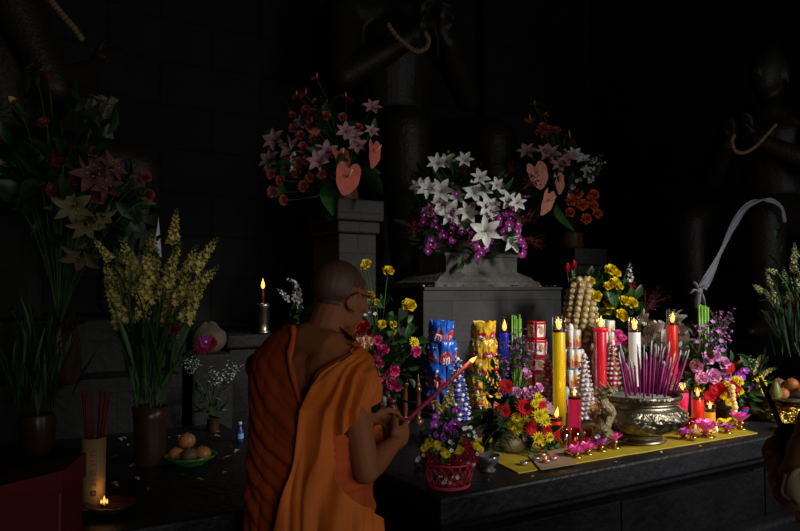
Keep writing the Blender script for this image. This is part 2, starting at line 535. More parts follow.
def g_orchid(mats):
    b = MB()
    for k in range(3):
        b.petal(I3, 1.0, .30, 1.3, .15, .2, 0, 4, 4, tip=.65, base=.3, rz=PI / 2 + 2 * PI * k / 3)
    for sgn in (-1, 1):
        b.petal(I3, 1.0, .55, 1.2, .1, .15, 0, 4, 4, tip=.6, base=.3, rz=PI / 2 + sgn * 1.25, o=(0, 0, .03))
    b.petal(I3, .75, .28, .5, .9, -.6, 0, 4, 5, tip=.6, base=.5, rz=-PI / 2, o=(0, 0, .05))
    b.ell((0, 0, .12), (.24, .24, .16), n=7, k=4, mi=1)
    return b.mesh('orchid', mats), []


def g_lily(mats):
    b = MB()
    for j, W in ((0, .27), (1, .21)):
        for k in range(3):
            b.petal(I3, 1.35, W * 1.15, .55, 1.25, .28, 0, 5, 8, tip=.5, base=.28, rz=2 * PI * k / 3 + j * PI / 3, o=(0, 0, -.25), wav=.03)
    s = MB()
    for k in range(6):
        a = 2 * PI * k / 6 + .4; e = V((math.cos(a) * .3, math.sin(a) * .3, .62))
        s.tube([V((0, 0, -.1)), e * .5 + V((0, 0, .12)), e], .014, 3, 0); s.ell(e, (.05, .05, .03), n=5, k=4, mi=1)
    s.tube([(0, 0, -.1), (0, .04, .75)], .022, 4, 0)
    return b.mesh('lily', mats[:1]), [('stamens', s.mesh('stamens', [m_stem, m_pollen]))]


def g_anthurium(mats):
    b = MB()
    def fn(u, v):
        t = (u * 2 - 1) * PI                # heart outline: two round lobes at +Y, blunt point at -Y
        at = abs(t)
        rad = .80 + .10 * math.cos(2 * at) * .6 + .16 * math.exp(-((at - .75) / .5) ** 2) - .42 * math.exp(-(at / .28) ** 2) + .14 * math.exp(-((at - PI) / .30) ** 2)
        x, y = rad * v * math.sin(t) * .92, rad * v * math.cos(t)
        zz = .22 * (abs(x)) ** 1.3 - .12 * max(0, -y) ** 2 + .04 * math.sin(7 * t) * v * v * .5
        return V((x, y, zz))
    b.grid(fn, 30, 6, 0)
    s = MB(); s.tube([(0, .05, .02), (0, .12, .25), (0, .42, .62)], [.06, .075, .035], 7, 0)
    return b.mesh('anthurium', mats[:1]), [('spadix', s.mesh('spadix', m_spadix))]


def g_spike(mats, n=26, open_=.7):
    """tuberose / snapdragon spike, blossoms along a stalk of length 1 on +Z"""
    rr = random.Random(n); b = MB()
    b.tube([(0, 0, -.1), (.01, 0, .5), (0, .01, 1)], [.014, .012, .006], 4, 1)
    for k in range(n):
        z = .05 + .95 * k / n; a = k * 2.4; s = lerp(.17, .05, (k / n) ** 1.2) * rr.uniform(.85, 1.15)
        dr = V((math.cos(a), math.sin(a), lerp(.5, 1.3, k / n))).normalized()
        M = frame(dr) * 1.0; o = V((0, 0, z)) + dr * .01
        op = open_ if k < n * .6 else .25
        b.tube([o, o + dr * s * .6], [s * .10, s * .17], 5, 2 if k > n * .75 else 0, cap=False)
        for q in range(5):
            b.petal(M * s, .75, .26, .25 + op * .9, .4 * op, .3, 0 if k < n * .82 else 2, 3, 3, tip=.6, base=.5, rz=2 * PI * q / 5 + k, o=o + dr * s * .5)
    return b.mesh('spike', mats), []


def g_spray(mats, n=40, seed=1, droop=0.0):
    """branched spray of tiny blossoms on thin stalks, length 1 along +Z"""
    rr = random.Random(seed); b = MB()
    for k in range(n):
        a = rr.uniform(0, 2 * PI); h = rr.uniform(.25, 1.0); r = .36 * rr.random() ** .6 * (.4 + h * .6)
        e = V((r * math.cos(a), r * math.sin(a), h - droop * r))
        if k % 2 == 0: b.tube([V((0, 0, h * .3)), V((e.x * .4, e.y * .4, h * .7)), e], .006, 3, 1, cap=False)
        for q in range(4):
            b.petal(frame(e + V((rr.uniform(-.4, .4), rr.uniform(-.4, .4), .1))) * .055, 1, .45, 1.1, .2, .2, 0, 3, 3, tip=.7, base=.4, rz=q * PI / 2, o=e)
    b.tube([(0, 0, -.1), (0, 0, .7)], .009, 4, 1)
    return b.mesh('spray', mats), []


def g_hang(mats, n=20, seed=2):
    """hanging orchid raceme, falls along -Y then -Z; length 1"""
    rr = random.Random(seed); b = MB()
    pts = spline([(0, 0, 0), (0, .02, .22), (0, -.05, .5), (0, -.28, .74), (0, -.62, .86)], 5)
    b.tube(pts, .008, 4, 1)
    for k in range(n):
        p = pts[3 + int((len(pts) - 4) * k / n)]; a = k * 2.4
        d = V((math.cos(a), math.sin(a) * .7 - .1, .55)).normalized(); o = p + d * .05; s = lerp(.13, .06, k / n)
        for q in range(5):
            b.petal(frame(d) * s, 1, .38, 1.15, .2, .2, 0, 3, 3, tip=.65, base=.3, rz=2 * PI * q / 5, o=o)
        b.ell(o + d * s * .15, s * .2, n=5, k=4, mi=2)
    return b.mesh('raceme', mats), []


def g_leafbig(mats):
    b = MB()
    b.petal(frame((0, 0, 1)), 1.0, .27, .05, .30, .30, 0, 5, 9, tip=.35, base=.2)
    return b.mesh('leaf', mats), []


KINDS = {}
GEN = dict(rose=g_rose, bud=g_bud, tulip=g_tulip, gerbera=g_gerbera, daisy=g_daisy, blossom=g_simple, orchid=g_orchid, lily=g_lily, anthurium=g_anthurium, spike=g_spike, spray=g_spray, hang=g_hang, leafbig=g_leafbig)
def kind(key, gen, mats, **k):
    KINDS[key] = (key, GEN[gen](mats, **k))
kind('yellow_rose', 'rose', [m_yel, m_stem]); kind('red_rose', 'rose', [m_red, m_stem]); kind('pink_rose', 'rose', [m_pink, m_stem])
kind('pale_pink_rose', 'rose', [m_lpink, m_stem]); kind('peach_rose', 'rose', [m_peach, m_stem]); kind('orange_rose', 'rose', [m_orange, m_stem]); kind('coral_rose', 'rose', [m_coral, m_stem])
kind('dark_red_rose', 'rose', [m_dred, m_stem])
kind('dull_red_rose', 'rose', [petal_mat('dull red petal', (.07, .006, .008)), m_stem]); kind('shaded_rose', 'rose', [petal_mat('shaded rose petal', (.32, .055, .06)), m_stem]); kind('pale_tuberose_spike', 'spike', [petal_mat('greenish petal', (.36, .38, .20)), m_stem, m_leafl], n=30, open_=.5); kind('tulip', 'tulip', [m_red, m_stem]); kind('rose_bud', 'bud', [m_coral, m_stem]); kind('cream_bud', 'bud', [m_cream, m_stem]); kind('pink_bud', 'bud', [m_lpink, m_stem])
kind('red_gerbera', 'gerbera', [m_red, m_gcent]); kind('yellow_chrysanthemum', 'daisy', [m_yel, m_yel2]); kind('orange_chrysanthemum', 'daisy', [m_yel2, m_gcent])
kind('pink_chrysanthemum', 'daisy', [m_pink, m_pink]); kind('purple_daisy', 'daisy', [m_dred, m_spadix]); kind('white_blossom', 'blossom', [m_white, m_pollen]); kind('mauve_blossom', 'blossom', [m_mauve, m_white])
kind('purple_orchid', 'orchid', [m_pur, m_white]); kind('magenta_orchid', 'orchid', [m_mag, m_white]); kind('mauve_orchid', 'orchid', [m_lilypink, m_mag])
kind('white_lily', 'lily', [m_white]); kind('pink_lily', 'lily', [m_lilypink]); kind('shaded_lily', 'lily', [petal_mat('shaded pink petal', (.15, .055, .055))]); kind('cream_lily', 'lily', [m_shadecream])  # far left pink and cream lilies carry the shade in their petal colour
kind('coral_anthurium', 'anthurium', [m_coral]); kind('pale_anthurium', 'anthurium', [m_coral2]); kind('orange_anthurium', 'anthurium', [m_orange])
kind('tuberose_spike', 'spike', [m_cream, m_stem, m_leafl], n=34, open_=.6); kind('red_flower_spike', 'spike', [m_red, m_stem, m_leafl], n=22, open_=.5); kind('pale_flower_spike', 'spike', [m_white, m_stem, m_leafl], n=18, open_=.6)
kind('purple_spray', 'spray', [m_mauve, m_stem], n=44, seed=4); kind('white_spray', 'spray', [m_white, m_stem], n=40, seed=5); kind('dry_red_spray', 'spray', [m_redgrass, m_redgrass], n=46, seed=6)
kind('orchid_raceme', 'hang', [m_mag, m_stem, m_white], n=20); kind('white_orchid_raceme', 'hang', [m_white, m_stem, m_leafl], n=18, seed=9)
kind('large_leaf', 'leafbig', [m_leaf])


def leaf(b, o, d, L, W, mi=0, rz=None, curl=.7):
    b.petal(frame(d) * 1.0, L, W, .12, curl, .4, mi, 3, 5, tip=.4, base=.25, rz=rnd(0, 6.28) if rz is None else rz, o=o)


def fern(b, o, d, L, W, mi=0):
    """feathered fern frond, leaflets on both sides of a bent rib"""
    M = frame(d); side = V((rnd(-1, 1), rnd(-1, 1), rnd(-.3, .3)))
    side = (side - V(d).normalized() * side.dot(V(d).normalized())).normalized()
    e = o + V(d).normalized() * L + V((0, 0, -.25 * L)); c = o + V(d).normalized() * L * .55 + V((0, 0, .05 * L))
    pts = bez(o, c, e, 9); b.tube(pts, L * .008, 3, mi, cap=False)
    for k in range(1, 9):
        p = pts[k]; t = (pts[k] - pts[k - 1]).normalized(); w = W * math.sin(PI * (.25 + .72 * k / 9))
        for s in (-1, 1):
            q = p + (side * s + t * .6).normalized() * w; nn = t * (w * .22)
            b.add([p - nn * .3, p + nn, q], [(0, 1, 2)], mi, False)


FRONT = V((-.52, -.80, .22)).normalized()        # towards the room in front of the altar


def bouquet(name, label, base, mouth, center, flowers, leaves=(), group=None, cat='flower arrangement', ferns=(), face=.9, stems=True, leafmats=None, spread=None, blades=()):
    """base: where it stands (world).  mouth: where the stems leave the vase.  flowers: (kind, px, py, depth, radius[, dir])."""
    root = thing(name, label, cat, base, 0, group)
    base = V(base); mouth = V(mouth); center = V(center)
    lb = MB()
    for f in flowers:
        k, px, py, d, size = f[:5]
        p = P(px, py, d)
        out = p - center
        if len(f) > 5 and f[5] is not None:
            dr = V(f[5])
        else:
            dr = out.normalized() * .7 + FRONT * face + V((rnd(-.25, .25), rnd(-.25, .25), rnd(-.15, .25)))
        key, (me, subs) = KINDS[k]
        up = None
        q = frame(dr)
        tw = Matrix.Rotation(rnd(0, 6.28) if 'anthurium' not in key and 'raceme' not in key and 'purple_orchid' not in key else rnd(-.35, .35), 3, 'Z')
        if 'raceme' in key:
            # axis up, hanging outwards (mesh hangs to -Y)
            o2 = V((dr.x, dr.y, 0)); ang = math.atan2(o2.y, o2.x) + PI / 2
            rot = Matrix.Rotation(ang, 3, 'Z')
        elif 'spike' in key or 'spray' in key or 'leaf' in key:
            rot = q @ Matrix.Rotation(rnd(0, 6.28), 3, 'Z')
        else:
            rot = q @ tw
        o = link(k, me, root, p - base, rot.to_quaternion(), size)
        for sn, sm in subs:
            link(sn, sm, o)
        if stems:
            e = p - (dr.normalized() * size * .1)
            m2 = V((lerp(mouth.x, e.x, .35), lerp(mouth.y, e.y, .35), lerp(mouth.z, e.z, .75)))
            lb.tube([x - base for x in bez(mouth, m2, e, 6)], .0035 + .0004 * size, 4, 0, cap=False)
    for (px, py, d, L, W, n, sp, mi) in leaves:      # n leaves scattered about a point
        for _ in range(n):
            p = P(px, py, d) + V((rnd(-1, 1), rnd(-1, 1), rnd(-1, 1))) * sp
            dr = (p - center).normalized() * .8 + FRONT * .3 + V((rnd(-.6, .6), rnd(-.6, .6), rnd(-.4, .6)))
            leaf(lb, p - base - dr.normalized() * L * .4, dr, L * rnd(.7, 1.2), W * rnd(.8, 1.2), mi)
            if mi == 1 and rnd(0, 1) < .5:
                lb.tube([x - base for x in bez(mouth, lerp(mouth, p, .5) + V((0, 0, .03)), p, 4)], .0025, 3, 0, cap=False)
    for (px, py, d, L, W, n, sp, mi) in blades:      # upright narrow leaves and stalks
        for _ in range(n):
            p = P(px, py, d) + V((rnd(-1, 1), rnd(-1, 1), rnd(-1, 1))) * sp
            q_ = p - mouth; dr = V((q_.x * .6 + rnd(-.08, .08), q_.y * .6 + rnd(-.08, .08), .35))
            b_ = p - base; e_ = b_ + dr.normalized() * L * rnd(.7, 1.2)
            leaf(lb, b_, dr, L * rnd(.7, 1.2), W, mi, curl=.25)
    for (px, py, d, L, W, dr, mi) in ferns:
        fern(lb, P(px, py, d) - base, V(dr), L, W, mi)
    if lb.v:
        lb.build('foliage', leafmats or [m_stem, m_leaf, m_leafd, m_leafl], root)
    return root


def vase(root, prof, m, name='vase', n=24, off=(0, 0, 0)):
    return MB().lathe(prof, n, 0, off, cap=True).build(name, m, root)


m_glassv = glass('vase glass', (.85, .92, .88), .25)
m_pot = mat('cream ceramic pot', (.56, .47, .28), rough=.35, var=.15, scale=5); m_brownv = mat('brown glazed vase', (.05, .022, .012), rough=.3, var=.3)
m_cream_v = mat('pale ceramic vase', (.35, .33, .30), rough=.4, var=.2); m_basket = mat('red lacquer wicker', (.50, .03, .06), rough=.45, var=.25, scale=30)

# ---- V1 yellow and pink roses behind the monk
b0 = T(380, 426); dA = FPX * (CAMZ - TBL) / (426 - HOR)
YR = [(366, 265, .019), (363, 268, .014), (388, 273, .022), (371, 297, .018), (376, 303, .014), (408, 307, .026), (382, 325, .016), (391, 332, .018), (393, 325, .014), (389, 263, .001)][:9]
fl = [('yellow_rose', x, y, dA + rnd(-.1, .05), s * 2.0) for x, y, s in YR]
fl += [('yellow_chrysanthemum', 414, 342, dA - .03, .034), ('yellow_chrysanthemum', 417, 347, dA, .026)]
fl += [('red_rose', x, y, dA - .05, s) for x, y, s in ((352, 334, .042), (362, 331, .042), (357, 326, .038), (366, 326, .036), (349, 341, .035), (371, 333, .03))]
fl += [('peach_rose', x, y, dA - .08, s) for x, y, s in ((360, 343, .038), (367, 347, .036), (360, 353, .036), (356, 348, .03), (371, 341, .03), (366, 340, .03))]
fl += [('pink_rose', x, y, dA - .07, s) for x, y, s in ((377, 341, .036), (383, 350, .04), (378, 354, .032), (378, 363, .04), (380, 374, .044), (393, 370, .044), (392, 382, .046), (415, 351, .038), (362, 361, .036), (358, 357, .032), (397, 386, .032), (366, 370, .028))]
fl += [('white_blossom', x, y, dA - .06, .013) for x, y in ((368, 304), (372, 308), (370, 312), (375, 314), (378, 335), (381, 338), (366, 315), (371, 360))]
fl += [('pink_bud', x, y, dA - .03, .022) for x, y in ((346, 346), (394, 357), (386, 360), (402, 351), (388, 394))]
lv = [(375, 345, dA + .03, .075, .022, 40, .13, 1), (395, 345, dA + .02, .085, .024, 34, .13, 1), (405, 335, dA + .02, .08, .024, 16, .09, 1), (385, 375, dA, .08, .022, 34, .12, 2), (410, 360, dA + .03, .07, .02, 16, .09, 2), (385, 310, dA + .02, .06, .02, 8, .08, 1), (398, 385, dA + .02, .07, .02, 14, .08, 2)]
r = bouquet('rose_bouquet', 'tall bouquet of yellow, red, peach and pink roses just beyond the face of the monk', b0, b0 + V((0, 0, .22)), b0 + V((0, .05, .42)), fl, lv)
vase(r, [(.05, 0), (.075, .03), (.08, .12), (.05, .19), (.045, .22)], m_brownv)

# ---- V2 white lilies and orchids on the plinth before the statue
b0 = P(469, 252, 5.50); b0.z = 1.863; dB = 5.30
LL = [(428, 189, .06), (419, 187, .05), (441, 191, .07), (437, 163, .055), (447, 162, .055), (465, 160, .05), (450, 213, .075), (474, 193, .07), (482, 190, .06), (468, 213, .065), (487, 207, .065), (490, 213, .055), (485, 231, .085), (466, 223, .055), (511, 240, .075), (508, 201, .055), (517, 203, .05), (425, 186, .05), (443, 204, .06), (480, 178, .055), (457, 197, .05), (497, 185, .045)]
fl = [('white_lily', x, y, dB - .12 + rnd(-.15, .05), s * 1.28) for x, y, s in LL]
fl += [('orchid_raceme', x, y, dB - .12 + rnd(-.1, .1), s, dr) for x, y, s, dr in ((434, 232, .22, (-.9, -.6, 0)), (440, 236, .24, (-.7, -.8, 0)), (478, 238, .26, (-.2, -1, 0)), (472, 232, .24, (-.4, -1, 0)), (500, 226, .26, (.5, -1, 0)), (512, 224, .24, (.9, -.6, 0)), (452, 234, .2, (-.5, -.9, 0)), (492, 236, .22, (.1, -1, 0)), (518, 236, .2, (.9, -.6, 0)))]
OR = [(496, 216), (501, 219), (506, 214), (512, 218), (510, 224), (497, 224), (519, 223), (504, 232), (494, 233), (472, 232), (476, 238), (470, 240), (479, 246), (482, 252), (478, 257), (485, 247), (460, 224), (459, 216), (456, 194), (430, 245), (427, 252), (432, 240), (436, 246), (444, 236), (452, 240), (450, 233), (520, 240), (523, 247), (521, 254), (517, 232), (425, 215), (424, 222), (489, 240), (463, 231)]
fl += [('magenta_orchid', x + rnd(-1, 1), y + rnd(-1, 1), dB - .2 + rnd(-.06, .1), rnd(.030, .042)) for x, y in OR]
fl += [('dry_red_spray', x, y, dB + rnd(-.1, .1), .20, dr) for x, y, dr in ((470, 185, (.1, -.2, 1)), (462, 182, (-.1, -.2, 1)), (505, 205, (.6, -.3, .7)), (515, 222, (.9, -.4, .3)), (430, 222, (-.8, -.3, .2)), (425, 230, (-.9, -.3, 0)), (496, 215, (.3, -.8, .3)), (520, 238, (.9, -.5, -.2)), (445, 215, (-.4, -.6, .4)), (505, 180, (.5, 0, .8)), (522, 190, (.8, 0, .6)), (480, 225, (0, -1, .2)), (448, 238, (-.3, -1, -.1)))]
fl += [('cream_bud', x, y, dB - .05, .03) for x, y in ((454, 156), (449, 152), (499, 178), (503, 185), (505, 176), (498, 188), (447, 186), (453, 184), (428, 209), (424, 211), (433, 211), (437, 213))]
fl += [('white_blossom', x, y, dB - .12, .026) for x, y in ((425, 210), (430, 208), (434, 213), (428, 214), (438, 210), (493, 205), (498, 203), (488, 200), (478, 203), (503, 192))]
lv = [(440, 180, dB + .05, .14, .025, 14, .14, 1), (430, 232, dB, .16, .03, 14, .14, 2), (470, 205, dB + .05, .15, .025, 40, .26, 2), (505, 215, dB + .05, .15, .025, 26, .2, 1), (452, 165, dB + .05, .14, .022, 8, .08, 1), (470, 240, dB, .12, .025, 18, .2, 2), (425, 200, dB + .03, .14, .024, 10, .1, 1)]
r = bouquet('lily_and_orchid_arrangement', 'wide arrangement of white lilies with trailing magenta orchids on the stone plinth', b0, b0 + V((0, 0, .08)), b0 + V((0, .1, .30)), fl, lv)
vase(r, [(.10, 0), (.12, .02), (.13, .07), (.115, .10)], m_cream_v)

# ---- V3 anthurium bouquet on the left pillar
b0 = P(344, 190, 4.75); b0.z = 2.17; dC = 4.6
fl = [('coral_anthurium', 347, 177, dC - .25, .115, (-.1, -.9, -.1)), ('coral_anthurium', 373, 152, dC - .2, .10, (.5, -.9, 0)), ('coral_anthurium', 341, 157, dC - .15, .09, (.1, -.8, .4)), ('coral_anthurium', 312, 124, dC - .1, .08, (-.3, -.8, .3))]
fl += [('orange_anthurium', 316, 76, dC, .055, (-.3, -.3, .9)), ('orange_anthurium', 305, 93, dC, .06, (-.5, -.3, .9)), ('orange_anthurium', 346, 97, dC, .06, (.3, -.2, .9)), ('orange_anthurium', 296, 94, dC, .045, (-.7, -.3, .6))]
fl += [('pink_lily', x, y, dC - .1 + rnd(-.08, .05), s) for x, y, s in ((274, 140, .075), (270, 160, .075), (291, 148, .08), (326, 152, .075), (318, 161, .07), (353, 136, .065), (372, 107, .06), (371, 131, .05), (345, 131, .06), (302, 122, .055), (357, 145, .06))]
fl += [('coral_rose', x, y, dC - .1, s) for x, y, s in ((312, 114, .05), (318, 119, .045), (306, 110, .045), (325, 116, .045), (294, 128, .045), (312, 126, .05), (300, 135, .04), (303, 148, .05), (286, 163, .045), (299, 163, .05), (297, 172, .048), (271, 174, .04), (281, 180, .045), (273, 192, .05), (284, 200, .042), (304, 186, .048), (310, 177, .042), (321, 174, .045), (306, 160, .04), (313, 138, .035), (342, 117, .04), (292, 115, .035), (324, 100, .032), (315, 101, .03), (358, 127, .035))]
fl += [('white_orchid_raceme', 293, 175, dC - .12, .20, (-.5, -.9, 0))]
fl += [('large_leaf', 330, 180, dC - .15, .26, (-.25, -.55, -.9)), ('large_leaf', 362, 170, dC - .15, .24, (.45, -.6, -.7)), ('large_leaf', 325, 205, dC - .1, .12, (0, -.5, -.9))]
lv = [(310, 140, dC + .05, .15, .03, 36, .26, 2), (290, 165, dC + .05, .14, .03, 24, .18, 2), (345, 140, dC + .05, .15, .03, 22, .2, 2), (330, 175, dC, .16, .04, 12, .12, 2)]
r = bouquet('anthurium_bouquet', 'large shadowy bouquet of coral anthuriums, pink lilies and orange rosebuds on the left stone pillar', b0, b0 + V((0, 0, .12)), b0 + V((0, .1, .30)), fl, lv)
vase(r, [(.08, 0), (.10, .03), (.09, .12), (.1, .14)], m_brownv)

# ---- V4 anthurium bouquet right of the lilies
b0 = P(572, 250, 5.95); b0.z = 1.92; dD = 5.75
fl = [('pale_anthurium', 538, 174, dD - .2, .125, (-.25, -.9, .1)), ('pale_anthurium', 559, 182, dD - .15, .10, (.2, -.9, .1)), ('pale_anthurium', 547, 201, dD - .25, .12, (.25, -.9, -.2)), ('pale_anthurium', 570, 138, dD - .05, .095, (.3, -.5, .8))]
fl += [('orange_anthurium', 531, 119, dD, .07, (-.4, -.3, .9)), ('orange_anthurium', 535, 103, dD, .05, (-.1, -.2, 1)), ('orange_anthurium', 545, 114, dD, .06, (.2, -.2, .9))]
fl += [('coral_rose', x, y, dD - .05, .05) for x, y in ((543, 127), (550, 130), (546, 135), (557, 131), (540, 133))]
fl += [('orange_rose', x, y, dD - .1, s) for x, y, s in ((577, 194, .06), (571, 202, .055), (582, 205, .06), (594, 195, .055), (590, 200, .05), (597, 214, .05), (586, 219, .055), (570, 213, .05), (593, 206, .055))]
fl += [('pink_lily', x, y, dD - .1, s) for x, y, s in ((528, 152, .08), (551, 154, .085), (545, 151, .06), (567, 158, .08), (561, 165, .075))]
fl += [('white_lily', x, y, dD - .05, s * .9) for x, y, s in ((575, 155, .08), (584, 160, .07), (586, 170, .06))]
fl += [('white_orchid_raceme', 572, 205, dD - .1, .26, (.2, -1, 0)), ('white_orchid_raceme', 592, 185, dD, .22, (1, -.3, 0)), ('pale_flower_spike', 590, 163, dD, .16, (.8, -.2, .5))]
fl += [('large_leaf', 557, 205, dD - .15, .28, (.1, -.5, -.95)), ('dry_red_spray', 526, 190, dD + .05, .16, (-.7, -.2, .3))]
lv = [(555, 165, dD + .05, .16, .03, 30, .24, 2), (575, 185, dD + .05, .15, .03, 26, .2, 2), (545, 200, dD + .05, .15, .035, 14, .14, 2)]
r = bouquet('anthurium_bouquet', 'smaller bouquet of pale coral anthuriums and orange roses right of the white lilies', b0, b0 + V((0, 0, .12)), b0 + V((0, .1, .32)), fl, lv)
vase(r, [(.08, 0), (.10, .03), (.09, .12), (.1, .14)], m_brownv)

# ---- V5 red basket near the front corner
b0 = T(448, 484); dE = FPX * (CAMZ - TBL) / (484 - HOR)
fl = [('tuberose_spike', 446, 412, dE + .02, .10, (-.1, -.1, 1)), ('tuberose_spike', 450, 405, dE + .04, .09, (.1, 0, 1)), ('tuberose_spike', 440, 414, dE, .08, (-.35, -.1, 1)), ('tuberose_spike', 456, 412, dE, .06, (.3, -.1, 1))]
fl += [('purple_orchid', x, y, dE - .03, s, (rnd(-.7, .1), -.8, .2)) for x, y, s in ((435, 424, .022), (446, 427, .022), (454, 424, .026), (457, 430, .02), (437, 434, .022), (444, 436, .024), (456, 410, .018), (451, 431, .018), (435, 416, .016), (463, 431, .016))]
fl += [('yellow_chrysanthemum', x, y, dE - .06 + rnd(-.02, .02), s) for x, y, s in ((429, 441, .02), (424, 447, .018), (433, 445, .02), (441, 449, .022), (437, 443, .018), (459, 449, .024), (446, 453, .02), (470, 445, .018), (476, 445, .018), (461, 440, .018), (455, 454, .018), (480, 448, .015), (427, 444, .016), (444, 456, .015))]
fl += [('purple_daisy', x, y, dE - .08, s) for x, y, s in ((449, 463, .03), (460, 459, .028), (473, 456, .026), (441, 469, .024), (432, 460, .026), (466, 442, .024), (455, 466, .024), (467, 452, .022), (438, 461, .018))]
fl += [('white_blossom', x + rnd(-1, 1), y + rnd(-1, 1), dE - .06 + rnd(-.02, .02), rnd(.008, .012)) for x, y in ((420, 456), (418, 459), (423, 453), (439, 457), (438, 452), (451, 446), (453, 443), (449, 441), (467, 428), (471, 427), (473, 431), (468, 434), (463, 427), (476, 453), (473, 462), (468, 463), (462, 434), (440, 474), (446, 477), (452, 475), (457, 476), (443, 480), (450, 481), (455, 452), (452, 450), (438, 446), (437, 460), (443, 461), (474, 436))]
fl += [('red_rose', x, y, dE - .05, .022) for x, y in ((470, 447), (430, 453), (466, 465))]
lv = [(448, 450, dE, .05, .014, 50, .08, 2), (440, 455, dE - .03, .05, .014, 24, .06, 1), (462, 425, dE, .07, .018, 10, .05, 1), (432, 440, dE, .05, .012, 16, .06, 1), (448, 430, dE + .02, .07, .014, 16, .05, 3), (426, 462, dE, .05, .016, 12, .03, 1), (452, 470, dE, .03, .01, 22, .05, 2)]
r = bouquet('flower_basket', 'small red openwork basket of purple, yellow and white flowers at the altar corner', b0, b0 + V((0, 0, .04)), b0 + V((0, .02, .10)), fl, lv, cat='flower basket')
k = MB()
RB, RTp, HB = .080, .103, .092
def bpt(a, t): rr_ = lerp(RB, RTp, t ** .8); return V((rr_ * math.cos(a), rr_ * math.sin(a), .006 + HB * t))
NB = 18
for i in range(NB):                                  # crossing arches like the woven loops of the photo
    a0 = 2 * PI * i / NB; wdt = 2 * PI / NB * 3
    k.tube([bpt(a0 + wdt * (u / 12), math.sin(PI * u / 12) ** .75) for u in range(13)], .0022, 4, 0)
for z_t, rr_ in ((0, .0042), (.06, .0036), (1.0, .0042)):
    ring = [bpt(2 * PI * i / 40, z_t) for i in range(41)]; k.tube(ring, rr_, 5, 0, cap=False)
k.build('wicker_basket', m_basket, r)
MB().lathe([(.0, .002), (.078, .002), (.081, .008), (.0, .008)], 24, 0, cap=False).build('basket_floor', m_basket, r)

# ---- V6 gerberas in a cream pot
b0 = T(512, 450); dF = FPX * (CAMZ - TBL) / (450 - HOR)
fl = [('red_gerbera', x, y, dF - .08, s) for x, y, s in ((523, 407, .048), (530, 427, .042), (502, 411, .043), (505, 386, .040), (545, 430, .034), (541, 405, .030))]
fl += [('yellow_chrysanthemum', x, y, dF - .09 + rnd(-.03, .03), s) for x, y, s in ((516, 427, .036), (515, 417, .028), (527, 417, .03), (537, 415, .034), (544, 420, .034), (537, 397, .026), (534, 403, .024), (537, 437, .034), (548, 436, .026), (511, 423, .03), (543, 412, .026), (519, 421, .024), (541, 441, .022))]
fl += [('pale_pink_rose', x, y, dF - .03, s) for x, y, s in ((515, 393, .036), (525, 394, .038), (537, 388, .03), (531, 397, .032), (526, 375, .03), (531, 391, .03))]
fl += [('mauve_orchid', 547, 408, dF - .05, .034), ('mauve_orchid', 544, 403, dF - .05, .03), ('mauve_orchid', 526, 373, dF, .03), ('pink_bud', 533, 370, dF, .032)]
fl += [('purple_spray', x, y, dF + .05, s, dr) for x, y, s, dr in ((512, 385, .26, (-.1, 0, 1)), (517, 375, .24, (.1, 0, 1)), (507, 390, .22, (-.3, 0, 1)), (522, 380, .2, (.3, 0, 1)))]
lv = [(505, 420, dF, .075, .018, 60, .10, 2), (512, 405, dF + .02, .08, .018, 36, .09, 1), (490, 432, dF, .08, .016, 30, .07, 2), (535, 425, dF, .07, .018, 30, .08, 2), (505, 370, dF + .05, .07, .012, 18, .07, 1), (548, 442, dF - .02, .06, .014, 14, .05, 1)]
fr = [(512 + rnd(-14, 14), 425 + rnd(-22, 8), dF - .03, rnd(.12, .18), .035, (rnd(-1, -.2), rnd(-.9, -.2), rnd(-.4, .4)), 2) for _ in range(16)]
fr += [(530, 445, dF - .05, .13, .04, (-.1, -.9, -.25), 1), (533, 442, dF - .05, .13, .04, (.2, -.9, -.3), 1), (525, 445, dF - .05, .11, .035, (-.5, -.8, -.2), 1)]
fr += [(500, 395, dF + .05, .2, .05, (rnd(-1, -.3), .1, rnd(.1, .6)), 1) for _ in range(7)]
r = bouquet('gerbera_arrangement', 'red gerberas and yellow chrysanthemums in a round cream pot on the yellow mat', b0, b0 + V((0, 0, .11)), b0 + V((0, .03, .17)), fl, lv, ferns=fr)
vase(r, [(.035, 0), (.052, .012), (.066, .04), (.069, .062), (.062, .09), (.052, .108), (.047, .105), (.0, .095)], m_pot, 'pot')
for i in range(8):
    q = P(511 + i * 1.25, 395, dF + .07 + .02 * (i % 2)); 
    e = P(511.5 + i * 1.25 + rnd(-.5, .5), 313 + rnd(-1, 5) + .6 * abs(i - 2), dF + .08 + .02 * (i % 2))
    MB().tube([q, (q + e) / 2 + V((rnd(-.003, .003), 0, 0)), e], .0055, 6, 0).build('green_reed', m_reed, r, shift=b0)

# ---- V7 yellow roses behind the red candle
b0 = T(611, 398); dG = FPX * (CAMZ - TBL) / (398 - HOR)
fl = [('yellow_rose', x, y, dG - .05 + rnd(-.05, .05), s) for x, y, s in ((610, 271, .052), (615, 275, .05), (614, 285, .056), (608, 287, .042), (618, 288, .042), (595, 298, .058), (589, 283, .05), (608, 306, .054), (606, 312, .05), (623, 302, .048), (631, 304, .05), (620, 316, .058), (587, 308, .046), (641, 322, .04), (627, 300, .04))]
fl += [('red_flower_spike', 629, 296, dG, .16, (.1, 0, 1)), ('red_flower_spike', 632, 300, dG, .13, (.2, 0, 1)), ('pale_flower_spike', 630, 285, dG, .16, (0, 0, 1)), ('dry_red_spray', 640, 318, dG + .05, .22, (.6, 0, .8)), ('dry_red_spray', 645, 312, dG + .05, .22, (.8, 0, .7)), ('pink_bud', 627, 270, dG, .02)]
fl += [('dark_red_rose', x, y, dG - .05, .05) for x, y in ((646, 331), (651, 337), (644, 340), (648, 346))]
